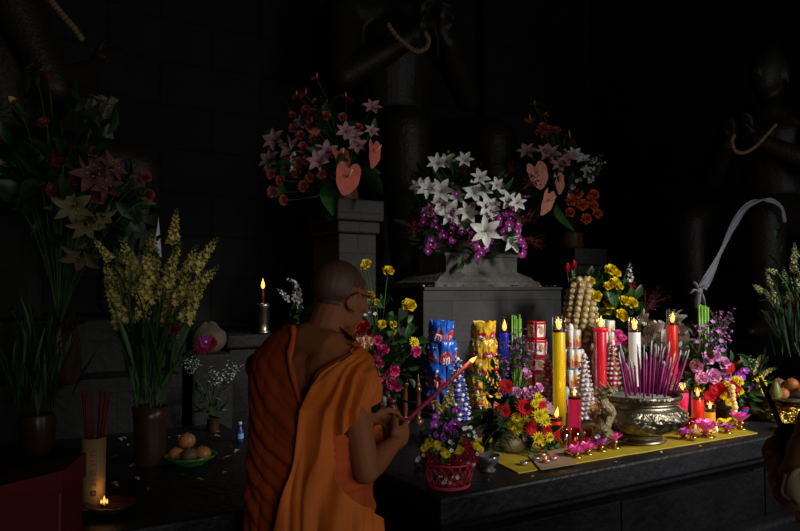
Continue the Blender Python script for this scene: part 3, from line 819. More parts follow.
lv = [(600, 300, dG + .05, .11, .032, 40, .16, 2), (615, 310, dG + .05, .10, .03, 36, .15, 1), (630, 320, dG + .05, .10, .03, 24, .14, 2), (600, 280, dG + .04, .12, .035, 8, .08, 1), (623, 292, dG, .09, .03, 8, .08, 1), (590, 325, dG + .03, .09, .03, 14, .1, 2), (640, 340, dG, .09, .03, 16, .1, 2)]
r = bouquet('yellow_rose_bouquet', 'bouquet of yellow roses with dark leaves behind the tall red candle', b0, b0 + V((0, 0, .2)), b0 + V((0, .08, .42)), fl, lv)
vase(r, [(.05, 0), (.07, .03), (.075, .14), (.05, .2), (.055, .21)], m_brownv)

# ---- small pink chrysanthemums and silver leaf bunch behind the censer
b0 = T(618, 406); dI = FPX * (CAMZ - TBL) / (406 - HOR)
fl = [('pink_chrysanthemum', x, y, dI, s) for x, y, s in ((612, 336, .034), (618, 333, .032), (610, 342, .036), (622, 338, .034), (616, 342, .036), (624, 345, .026), (628, 362, .03), (630, 352, .028))]
lv = [(617, 352, dI + .02, .06, .02, 30, .08, 1), (620, 365, dI + .02, .06, .02, 24, .07, 2)]
r = bouquet('pink_chrysanthemum_bunch', 'little bunch of pink chrysanthemums right of the tall red candle', b0, b0 + V((0, 0, .12)), b0 + V((0, .03, .25)), fl, lv)
vase(r, [(.03, 0), (.04, .02), (.045, .09), (.035, .13)], m_brownv)

b0 = T(664, 402); dJ = FPX * (CAMZ - TBL) / (402 - HOR)
m_silver = mat('silver leaf', (.42, .42, .40), rough=.5, var=.3, scale=8)
lv = [(x, y, dJ, .09, .028, 9, .05, 1) for x, y in ((650, 322), (656, 330), (662, 340), (655, 345), (680, 332), (682, 345), (668, 350), (648, 338), (674, 322))] + [(690, 358, dJ - .02, .12, .02, 16, .07, 2), (682, 362, dJ - .02, .12, .02, 12, .07, 2)]
r = bouquet('silver_leaf_plant', 'plant with pale silvery leaves around the rightmost tall red candle', b0, b0 + V((0, 0, .1)), b0 + V((0, .03, .2)), [('dark_red_rose', 655, 352, dJ, .04)], lv, leafmats=[m_stem, m_silver, m_leaf, m_leafl], cat='plant')
vase(r, [(.05, 0), (.06, .02), (.065, .10), (.06, .11)], m_brownv, 'pot')

# ---- V10 right arrangement
b0 = T(722, 416); dK = FPX * (CAMZ - TBL) / (416 - HOR)
fl = [('pale_pink_rose', x, y, dK - .08, s) for x, y, s in ((705, 360, .055), (713, 357, .046), (721, 364, .052), (696, 366, .050), (711, 376, .056), (723, 376, .046), (700, 378, .048))]
fl += [('red_gerbera', x, y, dK - .1, s) for x, y, s in ((716, 388, .055), (733, 386, .05), (727, 367, .04), (708, 396, .04), (731, 395, .035))]
fl += [('yellow_chrysanthemum', x, y, dK - .1, s) for x, y, s in ((724, 384, .034), (698, 387, .03), (738, 381, .03), (738, 391, .03), (722, 395, .028), (734, 379, .026), (727, 401, .03))]
fl += [('purple_spray', x, y, dK, s, dr) for x, y, s, dr in ((704, 356, .22, (-.35, 0, 1)), (718, 352, .26, (.35, 0, 1)), (716, 346, .22, (.15, 0, 1)), (710, 360, .22, (0, -.2, 1)))]
fl += [('mauve_blossom', x, y, dK - .06, .017) for x, y in ((699, 331), (706, 335), (710, 340), (718, 332), (720, 341), (697, 342), (706, 345), (716, 348), (722, 350), (703, 326), (712, 322))]
lv = [(700, 370, dK, .09, .02, 36, .13, 2), (720, 385, dK, .09, .02, 44, .13, 2), (735, 395, dK - .02, .08, .018, 26, .10, 1), (710, 345, dK + .02, .07, .012, 20, .10, 1), (693, 380, dK, .08, .018, 14, .08, 1)]
r = bouquet('pink_rose_arrangement', 'arrangement of pale pink roses, purple sprays and upright green reeds at the right', b0, b0 + V((0, 0, .1)), b0 + V((0, .03, .2)), fl, lv)
vase(r, [(.05, 0), (.06, .02), (.07, .08), (.06, .11)], m_brownv, 'pot')
for i in range(7):
    q = P(699 + i * 1.3, 372, dK - .04 + .02 * (i % 2)); e = P(698.5 + i * 1.5, 304 + rnd(-1, 3) + .5 * i, dK - .03 + .02 * (i % 2))
    MB().tube([q, (q + e) / 2, e], .0065, 6, 0).build('green_reed', m_reed, r, shift=b0)

# ---- V11 mixed bouquet in a wrapped bowl, further right
b0 = T(748, 413); dM = FPX * (CAMZ - TBL) / (413 - HOR)
fl = [('yellow_chrysanthemum', x, y, dM - .05, s) for x, y, s in ((758, 383, .05), (759, 390, .04), (744, 391, .026), (752, 391, .024))]
fl += [('purple_orchid', x, y, dM - .05, .032, (-.3, -.8, .3)) for x, y in ((742, 370, ), (739, 377), (754, 384), (746, 387), (735, 371))]
fl += [('tuberose_spike', 752, 378, dM, .16, (.8, -.3, .35)), ('tuberose_spike', 748, 375, dM, .14, (.3, -.3, .8)), ('white_spray', 744, 375, dM, .12, (.1, -.4, .8)), ('orange_rose', 740, 364, dM, .03), ('red_rose', 733, 369, dM - .05, .045)]
lv = [(745, 375, dM + .02, .09, .018, 34, .11, 1), (750, 365, dM + .02, .09, .012, 16, .09, 1), (745, 392, dM, .09, .018, 20, .10, 2)]
r = bouquet('mixed_flower_bowl', 'low bowl of yellow, purple and cream flowers right of the pink roses', b0, b0 + V((0, 0, .06)), b0 + V((0, .03, .15)), fl, lv)
vase(r, [(.06, 0), (.10, .02), (.12, .06), (.115, .065)], mat('amber glass', (.30, .14, .02), rough=.12, var=.3, scale=9), 'bowl')

# ---- V12 tuberoses in a tall brown vase, left
b0 = T(152, 462); dN = FPX * (CAMZ - TBL) / (462 - HOR)
TS = []
rr = random.Random(12)
for i in range(44):
    a = rr.uniform(-1, 1); t = rr.random()
    px = 152 + a * 34 * (1 - .25 * t) + t * 4; py = 334 - t * 64 + abs(a) * 10
    TS.append((px, py, a))
fl = [('tuberose_spike', px, py, dN + rr.uniform(-.1, .12), rr.uniform(.15, .21), (a * .55 + rr.uniform(-.15, .15), rr.uniform(-.5, .2), 1)) for px, py, a in TS]
fl += [('tuberose_spike', 172, 247, dN, .17, (.1, 0, 1)), ('tuberose_spike', 190, 275, dN - .05, .20, (.6, -.2, .9)), ('tuberose_spike', 186, 300, dN - .05, .20, (.7, -.2, .8)), ('tuberose_spike', 183, 325, dN - .08, .20, (.4, -.4, 1)), ('tuberose_spike', 112, 262, dN - .05, .13, (-.7, -.1, .9)), ('tuberose_spike', 116, 300, dN, .18, (-.3, -.1, 1)), ('tuberose_spike', 120, 330, dN, .16, (-.3, -.3, 1))]
fl += [('magenta_orchid', 206, 342, dN - .02, .035), ('purple_daisy', 203, 346, dN - .02, .045), ('purple_daisy', 210, 343, dN, .04), ('dark_red_rose', 134, 352, dN, .04), ('dark_red_rose', 175, 330, dN, .035)]
lv = [(148, 300, dN + .04, .2, .012, 16, .13, 2), (135, 250, dN + .05, .10, .015, 8, .1, 2)]
bl = [(150, 395, dN, .30, .009, 40, .06, 1), (150, 365, dN, .28, .009, 46, .09, 2), (152, 340, dN, .22, .010, 36, .11, 1)]
r = bouquet('tuberose_bouquet', 'tall bouquet of cream tuberose spikes in a dark brown vase at the left', b0, b0 + V((0, 0, .24)), b0 + V((0, .05, .5)), fl, lv, blades=bl)
vase(r, [(.065, 0), (.07, .01), (.066, .10), (.072, .2), (.078, .25), (.07, .25), (.06, .2)], m_brownv)

# ---- V13 dark lily and rose bouquet at the far left
b0 = T(70, 440); dO = 3.5; b0 = P(60, 350, dO); b0.z = 1.12
fl = [('shaded_lily', 92, 175, dO - .1, .13, (-.1, -.8, .2)), ('shaded_lily', 108, 168, dO - .1, .10, (.4, -.6, .3)), ('shaded_lily', 107, 188, dO - .1, .09), ('cream_lily', 73, 205, dO - .12, .12, (-.2, -.7, -.3)), ('cream_lily', 84, 222, dO - .12, .11, (.1, -.6, -.6)), ('cream_lily', 82, 252, dO - .15, .13, (-.2, -.6, -.8)), ('cream_lily', 100, 215, dO - .1, .09, (.5, -.5, -.5)), ('shaded_lily', 45, 76, dO + .1, .10, (-.4, -.3, .9)), ('shaded_lily', 32, 70, dO + .1, .08, (-.7, -.3, .6)), ('cream_lily', 97, 103, dO + .1, .09, (.3, -.3, .8))]
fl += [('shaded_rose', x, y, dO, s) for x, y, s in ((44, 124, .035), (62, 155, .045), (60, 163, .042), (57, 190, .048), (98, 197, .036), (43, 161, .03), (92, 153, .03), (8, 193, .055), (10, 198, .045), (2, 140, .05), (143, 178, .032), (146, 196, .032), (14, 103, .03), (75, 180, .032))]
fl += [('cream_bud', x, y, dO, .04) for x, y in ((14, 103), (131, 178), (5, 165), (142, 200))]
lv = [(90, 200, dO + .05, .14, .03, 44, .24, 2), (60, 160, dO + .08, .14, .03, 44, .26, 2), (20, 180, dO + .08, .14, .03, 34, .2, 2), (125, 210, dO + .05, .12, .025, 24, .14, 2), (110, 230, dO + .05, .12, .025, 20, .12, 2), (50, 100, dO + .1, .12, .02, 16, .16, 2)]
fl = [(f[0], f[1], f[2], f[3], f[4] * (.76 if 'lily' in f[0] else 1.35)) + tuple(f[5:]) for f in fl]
r = bouquet('lily_and_rose_bouquet', 'shadowed bouquet of pink and cream lilies with red roses at the far left', b0, b0 + V((0, 0, .28)), P(70, 190, dO + .1), fl, lv)
vase(r, [(.09, 0), (.11, .03), (.10, .2), (.08, .28), (.09, .3)], m_brownv)

# ---- dark leafy bunch low at the left edge
b0 = T(40, 452); dQ = FPX * (CAMZ - TBL) / (452 - HOR)
fl = [('dull_red_rose', x, y, dQ, .022) for x, y in ((12, 310), (22, 320), (32, 312), (45, 366), (58, 325), (70, 330), (8, 335), (82, 322), (28, 340))]
bl = [(38, 360, dQ, .20, .008, 60, .16, 2), (38, 395, dQ, .22, .008, 40, .08, 2)]
r = bouquet('leafy_flower_bunch', 'dark bunch of thin leaves and small dull red flowers at the left edge', b0, b0 + V((0, 0, .18)), b0 + V((0, .03, .35)), fl, blades=bl)
vase(r, [(.06, 0), (.07, .02), (.08, .15), (.07, .18)], m_brownv)

# ---- V14 cream tuberoses at the right edge
b0 = T(812, 412); dR = FPX * (CAMZ - TBL) / (412 - HOR)
fl = [('pale_tuberose_spike', x, y, dR + rnd(-.08, .08), s * .85, dr) for x, y, s, dr in ((762, 292, .14, (-.9, -.1, .35)), (772, 287, .15, (-.6, -.1, .6)), (785, 290, .17, (-.1, 0, 1)), (776, 272, .12, (-.8, 0, .1)), (794, 275, .19, (.0, 0, 1)), (797, 290, .18, (.1, -.2, 1)), (776, 305, .15, (-.5, -.1, .8)), (786, 306, .15, (-.1, -.2, 1)), (796, 262, .14, (-.1, 0, 1)), (770, 300, .12, (-.7, -.1, .6)), (806, 285, .2, (.3, 0, 1)), (815, 280, .2, (.5, 0, 1)))]
fl += [('purple_daisy', 795, 303, dR, .05), ('magenta_orchid', 790, 312, dR, .035)]
lv = [(797, 300, dR + .05, .14, .014, 16, .15, 2), (798, 250, dR + .05, .12, .015, 12, .12, 2)]
bl = [(790, 345, dR, .26, .009, 40, .07, 2), (790, 320, dR, .2, .009, 30, .1, 2)]
r = bouquet('tuberose_bouquet', 'bouquet of pale tuberose spikes at the right edge, above the fruit tray', b0, b0 + V((0, 0, .25)), b0 + V((0, .05, .5)), fl, lv, blades=bl)
vase(r, [(.06, 0), (.065, .01), (.06, .10), (.066, .2), (.07, .25)], m_brownv)

# ---- baby's breath by the left wall and the white orchid twig behind the monk
b0 = T(214, 430); dS = FPX * (CAMZ - TBL) / (430 - HOR)
fl = [('white_spray', x, y, dS, s, dr) for x, y, s, dr in ((196, 378, .13, (-.4, -.2, .9)), (222, 388, .15, (.4, -.2, .9)), (215, 392, .14, (0, -.3, 1)), (203, 372, .12, (-.6, 0, .7)), (229, 380, .11, (.5, 0, .8)))]
r = bouquet('babys_breath', "wispy white baby's breath sprigs on the side altar left of the monk", b0, b0 + V((0, 0, .06)), b0 + V((0, .03, .1)), fl, [(212, 400, dS, .08, .008, 26, .08, 2)])
vase(r, [(.03, 0), (.035, .02), (.03, .06), (.035, .07)], m_brownv)
c_ = P(297, 330, 4.75)
b0 = V((c_.x, c_.y, LEDGE_Z))
fl = [('white_orchid_raceme', 299, 305, 4.75, .2, (-.8, -.5, 0)), ('pale_flower_spike', 292, 302, 4.75, .16, (-.8, -.3, .6)), ('pale_flower_spike', 300, 312, 4.75, .18, (-.4, -.3, .8))]
r = bouquet('white_orchid_twig', 'twig of white blossoms on the ledge just behind the neck of the monk', b0, b0 + V((0, 0, .08)), b0 + V((0, .03, .1)), fl, [(300, 318, 4.75, .1, .03, 10, .06, 2)])
vase(r, [(.03, 0), (.04, .02), (.035, .06), (.03, .09)], m_brownv)
# ================================================================ things on the altar
def wax(n, c, e=.12): return mat(n, c, rough=.35, var=.08, scale=4, emit=c, estr=e, inst=.04)  # emission in the wax colour makes the candle bodies look more brightly lit
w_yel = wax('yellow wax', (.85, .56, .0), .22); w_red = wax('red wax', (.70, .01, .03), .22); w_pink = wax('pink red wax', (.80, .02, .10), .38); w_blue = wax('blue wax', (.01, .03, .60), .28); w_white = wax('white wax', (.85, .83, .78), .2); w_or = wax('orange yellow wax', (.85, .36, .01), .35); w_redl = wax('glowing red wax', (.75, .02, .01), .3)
m_wick = mat('wick', (.01, .01, .01), rough=.9); m_soot = mat('sooty rim', (.04, .015, .01), rough=.5)
m_flame = mat('flame', (1, .6, .2), emit=(1.0, .42, .07), estr=1.9, var=0, inst=0); m_flamein = mat('flame core', (1, .9, .6), emit=(1.0, .74, .30), estr=7, var=0, inst=0)
m_candleglass = glass('candle glass', (.93, .93, .92), .20); m_pinkglass = glass('pink glass', (.85, .45, .5), .3); m_redglass = glass('red glass', (.75, .10, .10), .25)
m_gold = mat('polished brass', (.62, .42, .10), rough=.25, metal=1, var=.2, scale=20); m_foil = mat('aluminium cup', (.62, .62, .64), rough=.3, metal=1, var=.1)
m_mat = mat('yellow cloth', (.36, .26, .008), rough=.7, var=.2, scale=14, bump=.15, bscale=120, inst=0); m_kraft = mat('kraft card', (.30, .19, .11), rough=.8, var=.15, inst=0)
m_paper = mat('white print', (.8, .8, .8), rough=.5, var=.05); m_inkred = mat('red print', (.55, .01, .02), rough=.35, var=.1); m_inkblue = mat('blue foil', (.02, .12, .60), rough=.25, var=.3, scale=30); m_inkyel = mat('yellow foil', (.75, .45, .02), rough=.25, var=.35, scale=30)
m_redfoil = mat('red box', (.55, .01, .015), rough=.3, var=.1); m_cookie = mat('biscuit print', (.62, .28, .06), rough=.5, var=.25, scale=30); m_lblue = mat('pale blue print', (.25, .5, .75), rough=.4, var=.2)


def flame_mesh(h):
    def prof(s): return [(.0, 0), (s * .10, h * .06), (s * .17, h * .2), (s * .185, h * .30), (s * .15, h * .48), (s * .07, h * .74), (.0, h)]
    return MB().lathe(prof(h), 10, 0, cap=False).lathe([(r * .55, z * .6 + h * .05) for r, z in prof(h)], 8, 1, cap=False).mesh('flame', [m_flame, m_flamein])


def candle(name, label, base, rad, h, m, glass_h, flame_h, glassm=None, group=None, cat='candle', light=.0, taper=1.0, melt=.0, cups=True):
    o = thing(name, label, cat, base, 0, group)
    b = MB(); rt = rad * .955
    b.lathe([(rt * taper, .002), (rt * lerp(taper, 1, .5), h * .5), (rt, h - .004), (rt * .93, h), (rt * .5, h - .006), (0, h - .007)], 24, 0, cap=True)
    b.build('wax', m, o)
    if glass_h:
        g = MB(); g.lathe([(rad * taper, 0), (rad * lerp(taper, 1, .5), (h + glass_h) * .5), (rad, h + glass_h)], 28, 0, cap=False)
        g.build('glass_sleeve', glassm or m_candleglass, o)
        k = MB(); k.lathe([(rad * .97, h - .006), (rad * .985, h + .008)], 24, 0, cap=False); k.build('soot_ring', m_soot, o)
    wk = MB().tube([(0, 0, h - .008), (.001, 0, h + .008), (.003, 0, h + .016)], .0016, 5).build('wick', m_wick, o)
    f = link('flame', flame_mesh(flame_h), o, (.002, 0, h + .008)); f.rotation_euler = (rnd(-.12, .12), rnd(-.15, .15), 0)
    if light:
        candle_light(V(base) + V((0, 0, h + .008 + flame_h * .55)), light)
    return o


tall = 'tall altar candles in glass sleeves'
def base_at(px, py): return T(px, py)
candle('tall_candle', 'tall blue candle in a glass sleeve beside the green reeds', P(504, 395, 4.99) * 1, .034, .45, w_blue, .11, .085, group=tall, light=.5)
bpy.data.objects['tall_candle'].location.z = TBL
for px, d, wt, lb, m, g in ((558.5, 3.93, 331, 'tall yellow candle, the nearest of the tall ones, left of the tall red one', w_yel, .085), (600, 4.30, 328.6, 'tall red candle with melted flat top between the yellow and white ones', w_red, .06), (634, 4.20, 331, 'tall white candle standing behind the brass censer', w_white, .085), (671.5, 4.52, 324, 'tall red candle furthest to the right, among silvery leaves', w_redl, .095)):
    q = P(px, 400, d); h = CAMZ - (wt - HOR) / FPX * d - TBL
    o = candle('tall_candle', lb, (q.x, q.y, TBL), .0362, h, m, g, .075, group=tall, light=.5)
    if m is w_red:                                   # softened wax collar
        MB().lathe([(.036, h - .02), (.046, h - .008), (.049, h + .002), (.038, h + .006), (.030, h)], 20, 0, cap=False).build('melted_rim', m, o)
q = T(573.5, 431); candle('pillar_candle', 'short pink-red candle behind the row of small glasses', q, .035, .182, w_pink, .028, .04, light=.25)
q = T(555, 444)
o = candle('printed_candle', 'short red candle with printed floral sleeve beside the gerberas', q, .031, .125, w_redl, .022, .055, group=None, light=.3)
for k in range(26):                                  # blue and white floral print on the sleeve
    pass
b = MB()
rr = random.Random(4)
for k in range(30):
    a = rr.uniform(0, 2 * PI); z = rr.uniform(.01, .11); c = V((.0318 * math.cos(a), .0318 * math.sin(a), z)); M = frame((math.cos(a), math.sin(a), 0))
    n = 6; ring = [c + M @ V((.006 * (1 + .4 * math.cos(3 * t)) * math.cos(t), .007 * math.sin(t), .0)) for t in [2 * PI * i / n for i in range(n)]]
    b.add(ring, [tuple(range(n))], k % 3, False)
b.build('floral_print', [m_paper, m_inkblue, m_mauve and m_lpink], o)
cr = 'glass candles at the right end of the yellow mat'
candle('glass_candle', 'pink-red candle in a flared glass right beside the censer', T(681, 420), .036, .168, w_pink, .06, .04, taper=.72, light=.25, group=cr)
candle('glass_candle', 'bright red candle in a glass, middle of the group right of the censer', T(696, 424), .0345, .150, w_redl, .04, .05, light=.25, group=cr)
candle('glass_candle', 'small amber-yellow candle in a glass, lowest right of the censer', T(708, 427.5), .0295, .098, w_or, .038, .045, light=.25, group=cr)

# red glass cups left in front of that group
for i, (px, py, h, lb) in enumerate(((684, 432, .062, 'small red glass cup in front of the pink-red glass candle'), (691, 428, .055, 'small red glass cup between the red candle and the pink lotus'))):
    o = thing('glass_cup', lb, 'glass cup', T(px, py), 0, 'red glass cups')
    MB().lathe([(.018, 0), (.026, .012), (.030, h * .6), (.034, h), (.031, h), (.027, h * .6), (.02, .014), (0, .012)], 14, 0).build('cup', m_redglass, o)
    MB().lathe([(.0, .012), (.024, .013), (.027, h * .45), (0, h * .45)], 14, 0, cap=False).build('wax', w_redl, o)
    for k in range(7):
        pass

# ---- yellow mat and kraft card
c = [T(517, 472), T(755, 432.5), T(483, 455)]
e1 = c[1] - c[0]; e2 = (c[2] - c[0]) * 2.0
b = MB()
def mf(u, v): p = c[0] + e1 * u + e2 * v; return V((p.x, p.y, TBL + .0045 + .0016 * noise.noise(V((u * 14, v * 5, 1)))))
b.grid(mf, 60, 24, 0)
b.grid(lambda u, v: mf(u, 0) + V((0, -.0015 * v, -.004 * v)), 60, 2, 0)
tag(b.build('altar_cloth', m_mat), 'yellow cloth mat spread along the front edge of the altar under the lamps and censer', 'mat')
k = [T(540, 470.5), T(575, 464.5), T(562, 449), T(527, 456)]
b = MB(); z = TBL + .008
b.add([(q.x, q.y, z) for q in k] + [(q.x, q.y, z + .0025) for q in k], [(0, 1, 2, 3)[::-1], (4, 5, 6, 7)] + [(i, (i + 1) % 4, 4 + (i + 1) % 4, 4 + i) for i in range(4)], 0, False)
tag(b.build('kraft_card', m_kraft), 'flat piece of brown card under the tealights at the front of the mat', 'card')

# ---- tealights
for i, (px, py, lit) in enumerate(((523, 464.5, 0), (535, 461, 0), (545, 463.5, 1), (552, 461, 0), (541, 457.5, 0))):
    q = T(px, py); zz = TBL + (.011 if i else .006)
    o = thing('tealight', ['tealight standing alone at the front left corner of the mat', 'tealight at the left edge of the brown card', 'lit red tealight at the front of the cluster', 'tealight rightmost on the brown card', 'tealight at the back of the cluster on the brown card'][i], 'tealight', (q.x, q.y, zz), 0, 'tealights on the card')
    MB().lathe([(.0, 0), (.018, 0), (.0185, .013), (.0178, .0135), (.0172, .010), (0, .010)], 16, 0, cap=False).build('cup', m_foil, o)
    MB().lathe([(.0, .0112), (.0165, .0112)], 14, 0, cap=False).build('wax', w_redl if i in (2, 4) else w_pink if i == 3 else mat('grey wax', (.25, .2, .2)), o)
    MB().tube([(0, 0, .011), (.001, 0, .018)], .001, 4).build('wick', m_wick, o)
    if lit: link('flame', flame_mesh(.016), o, (0, 0, .013))

# ---- little glasses
for px, py, h, gm, wm, wh, lb, lit in ((563, 447, .085, m_pinkglass, None, 0, 'tall smoky glass leftmost in the row of small glasses', 0), (574, 447, .09, m_pinkglass, w_redl, .02, 'smoky pink glass with a tiny flame in the row of small glasses', 1), (586, 444, .072, m_pinkglass, w_pink, .022, 'pinkish glass between the tiny flame and the white candle', 0), (596, 442, .075, m_candleglass, w_white, .03, 'clear glass holding white wax beside the dragon handle', 0), (606, 440, .06, m_candleglass, w_or, .022, 'clear glass holding orange wax against the censer', 0)):
    o = thing('small_glass', lb, 'glass', T(px, py), 0, 'row of small votive glasses')
    o.location.z = TBL + .006
    MB().lathe([(0, 0), (.019, 0), (.021, .004), (.0225, h), (.0205, h), (.019, .006), (0, .006)], 18, 0, cap=False).build('glass', gm, o)
    if wm: MB().lathe([(0, .007), (.0185, .007), (.0192, .007 + wh), (0, .007 + wh)], 16, 0, cap=False).build('wax', wm, o)
    if lit: link('flame', flame_mesh(.024), o, (0, 0, .008 + wh))

# ---- lotus lamps: pink glass lotus on brass foot
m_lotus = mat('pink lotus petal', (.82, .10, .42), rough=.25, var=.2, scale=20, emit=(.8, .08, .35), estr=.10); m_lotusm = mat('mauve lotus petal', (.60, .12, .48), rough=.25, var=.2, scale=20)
def lotus(label, px, py, r, m, h=.045, open_=.55, flames=0, flat=1.0, group='pink lotus lamps on the yellow mat'):
    q = T(px, py); o = thing('lotus_lamp', label, 'lamp', (q.x, q.y, TBL + .006), 0, group)
    MB().lathe([(0, 0), (r * .55, 0), (r * .55, .004), (r * .3, .009), (r * .16, h * .45), (r * .3, h * .7), (r * .42, h * .8), (r * .2, h), (0, h)], 14, 0, cap=False).build('brass_foot', m_gold, o)
    for i in range(5):
        a = 2 * PI * i / 5; p_ = MB(); p_.petal(I3, r * .75, r * .22, 1.25, .5, .2, 0, 3, 4, rz=a, o=(0, 0, h * .55)); p_.build('brass_leaf', m_gold, o)
    n = 9
    me = MB().petal(I3, r * 1.05, r * .30, open_, -.25 * flat, .5, 0, 4, 5, tip=.55, base=.5).mesh('lotus petal', m)
    me2 = MB().petal(I3, r * .9, r * .28, open_ * .55, -.15, .5, 0, 4, 5, tip=.55, base=.5).mesh('lotus petal inner', m)
    for k in range(n):
        c1 = link('petal', me, o, (0, 0, h * .82)); c1.rotation_euler = (0, 0, 2 * PI * k / n)
        if k % 2 == 0:
            c2 = link('petal', me2, o, (0, 0, h * .86)); c2.rotation_euler = (0, 0, 2 * PI * (k + .5) / n)
    for k in range(flames):
        x = (k - (flames - 1) / 2) * r * 1.3
        MB().lathe([(0, 0), (.008, 0), (.008, .018), (0, .018)], 10, 0, (RT.x * x, RT.y * x, h * .9)).build('little_candle', w_white, o)
        link('flame', flame_mesh(.026), o, (RT.x * x, RT.y * x, h * .9 + .018))
    if flames: candle_light(V(o.location) + V((0, 0, h + .05)), .25)
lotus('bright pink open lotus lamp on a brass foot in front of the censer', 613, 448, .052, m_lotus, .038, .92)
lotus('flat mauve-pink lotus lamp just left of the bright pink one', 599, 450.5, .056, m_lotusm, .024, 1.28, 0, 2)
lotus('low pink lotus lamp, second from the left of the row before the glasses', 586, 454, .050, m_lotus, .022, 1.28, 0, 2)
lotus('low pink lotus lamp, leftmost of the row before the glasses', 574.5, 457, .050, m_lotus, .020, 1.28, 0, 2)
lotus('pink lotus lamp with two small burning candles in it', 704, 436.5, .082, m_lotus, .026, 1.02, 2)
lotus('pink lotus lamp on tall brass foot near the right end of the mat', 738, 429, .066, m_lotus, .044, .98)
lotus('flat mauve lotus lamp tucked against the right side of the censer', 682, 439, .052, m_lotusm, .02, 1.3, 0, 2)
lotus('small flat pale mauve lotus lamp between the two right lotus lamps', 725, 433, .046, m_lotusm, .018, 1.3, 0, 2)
for px, py, lb in ((691, 440.5, 'tiny brass cup before the right lotus lamps'), (566, 455, 'tiny brass cup left of the lotus row')):
    o = thing('brass_cup', lb, 'cup', T(px, py)); o.location.z = TBL + .006
    MB().lathe([(0, 0), (.012, 0), (.017, .012), (.018, .02), (.015, .02), (.013, .012), (0, .006)], 12, 0, cap=False).build('cup', m_gold, o)

# ---- loose petals, a yellow cloth bow, scraps on the table
for i, (px, py) in enumerate(((486, 489 - 10), (530, 476), (660, 452), (700, 446), (740, 437), (612, 461))):
    q = T(px, py); b = MB(); b.petal(frame((0, 0, 1)), .016, .006, 1.3, .2, .3, 0, 3, 4, rz=i * 1.3)
    o = b.build('fallen_petal', [m_yel, m_peach, m_white][i % 3:i % 3 + 1]); o.location = (q.x, q.y, TBL + .003)
    tag(o, 'single fallen flower petal on the altar edge', 'petal', 'fallen petals on the altar')
b = MB(); q = T(722, 424)
for s in (-1, 1):
    b.grid(lambda u, v: V(((.01 + .075 * v) * s, .03 * (u - .5) * (1 - .3 * v), .018 + .022 * math.sin(v * 5 + u * 3) * (.4 + v) + .012 * math.sin(u * 7))), 8, 10, 0)
b.ell((0, 0, .02), (.015, .016, .016), n=8, k=6)
o = b.build('ribbon_bow', m_yel2); o.location = (q.x, q.y, TBL); o.rotation_euler = (0, 0, -.4)
tag(o, 'crumpled yellow ribbon bow behind the amber candle', 'ribbon')

# ================================================================ brass censer with dragon handles
m_brass = mat('aged brass', (.36, .31, .22), rough=.36, metal=1.0, var=.45, scale=9, bump=.12, bscale=50, inst=0)
m_brassd = mat('dark chased brass', (.27, .235, .17), rough=.38, metal=1.0, var=.6, scale=16, bump=.6, bscale=42, inst=0); m_ash = mat('incense ash', (.30, .28, .26), rough=.95, var=.3, scale=30, bump=.5)
cb = T(636, 440); cd = FPX * (CAMZ - TBL) / (440 - HOR); S = cd / FPX      # metres per pixel there
ce = thing('brass_censer', 'large round brass incense censer with dragon handles full of joss sticks', 'censer', (cb.x, cb.y, TBL + .005))
ce.scale = (.88, .88, .90)
MB().lathe([(0, 0), (.150, 0), (.156, .006), (.156, .014), (.140, .022), (.128, .030), (.138, .038), (.141, .044), (.120, .050), (0, .05)], 48, 0, cap=False).build('foot', m_brass, ce)
# belly with raised scrollwork
b = MB()
pb = [(.120, .048), (.165, .056), (.215, .075), (.250, .105), (.266, .138), (.262, .165), (.243, .186)]
def belly(u, v):
    a = 2 * PI * u; t = v * (len(pb) - 1); i = min(int(t), len(pb) - 2); r, z = [lerp(pb[i][j], pb[i + 1][j], t - i) for j in (0, 1)]
    env = math.sin(PI * v) ** .6
    s = math.sin(a * 14 + 4.5 * math.sin(v * 6 + a * 3)) * math.cos(v * 13 + 2.5 * math.sin(a * 9)); w2 = noise.noise(V((math.cos(a) * 5, math.sin(a) * 5, z * 26)))
    dr = env * (.011 * max(-.25, s) + .010 * w2)
    return V(((r + dr) * math.cos(a), (r + dr) * math.sin(a), z))
b.grid(belly, 260, 40, 0, wrap=True); b.build('chased_belly', m_brassd, ce)
MB().lathe([(.243, .185), (.235, .192), (.222, .198), (.214, .206), (.216, .212), (.222, .216), (.217, .222), (.212, .228)], 56, 0, cap=False).build('neck_ring', m_brass, ce)
b = MB()
pr = [(.212, .226), (.226, .232), (.238, .240), (.242, .250), (.240, .262), (.231, .266), (.224, .262), (.222, .240), (.215, .215)]
def rim(u, v):
    a = 2 * PI * u; t = v * (len(pr) - 1); i = min(int(t), len(pr) - 2); r, z = [lerp(pr[i][j], pr[i + 1][j], t - i) for j in (0, 1)]
    dr = .0035 * math.sin(a * 44) * math.cos(v * 18) * math.sin(PI * min(1, v * 2)) if v < .5 else 0
    return V(((r + dr) * math.cos(a), (r + dr) * math.sin(a), z))
b.grid(rim, 220, 26, 0, wrap=True); b.build('rim', m_brassd, ce)
MB().lathe([(.222, .236), (.12, .242), (0, .245)], 40, 0, cap=False).build('ash_bed', m_ash, ce)
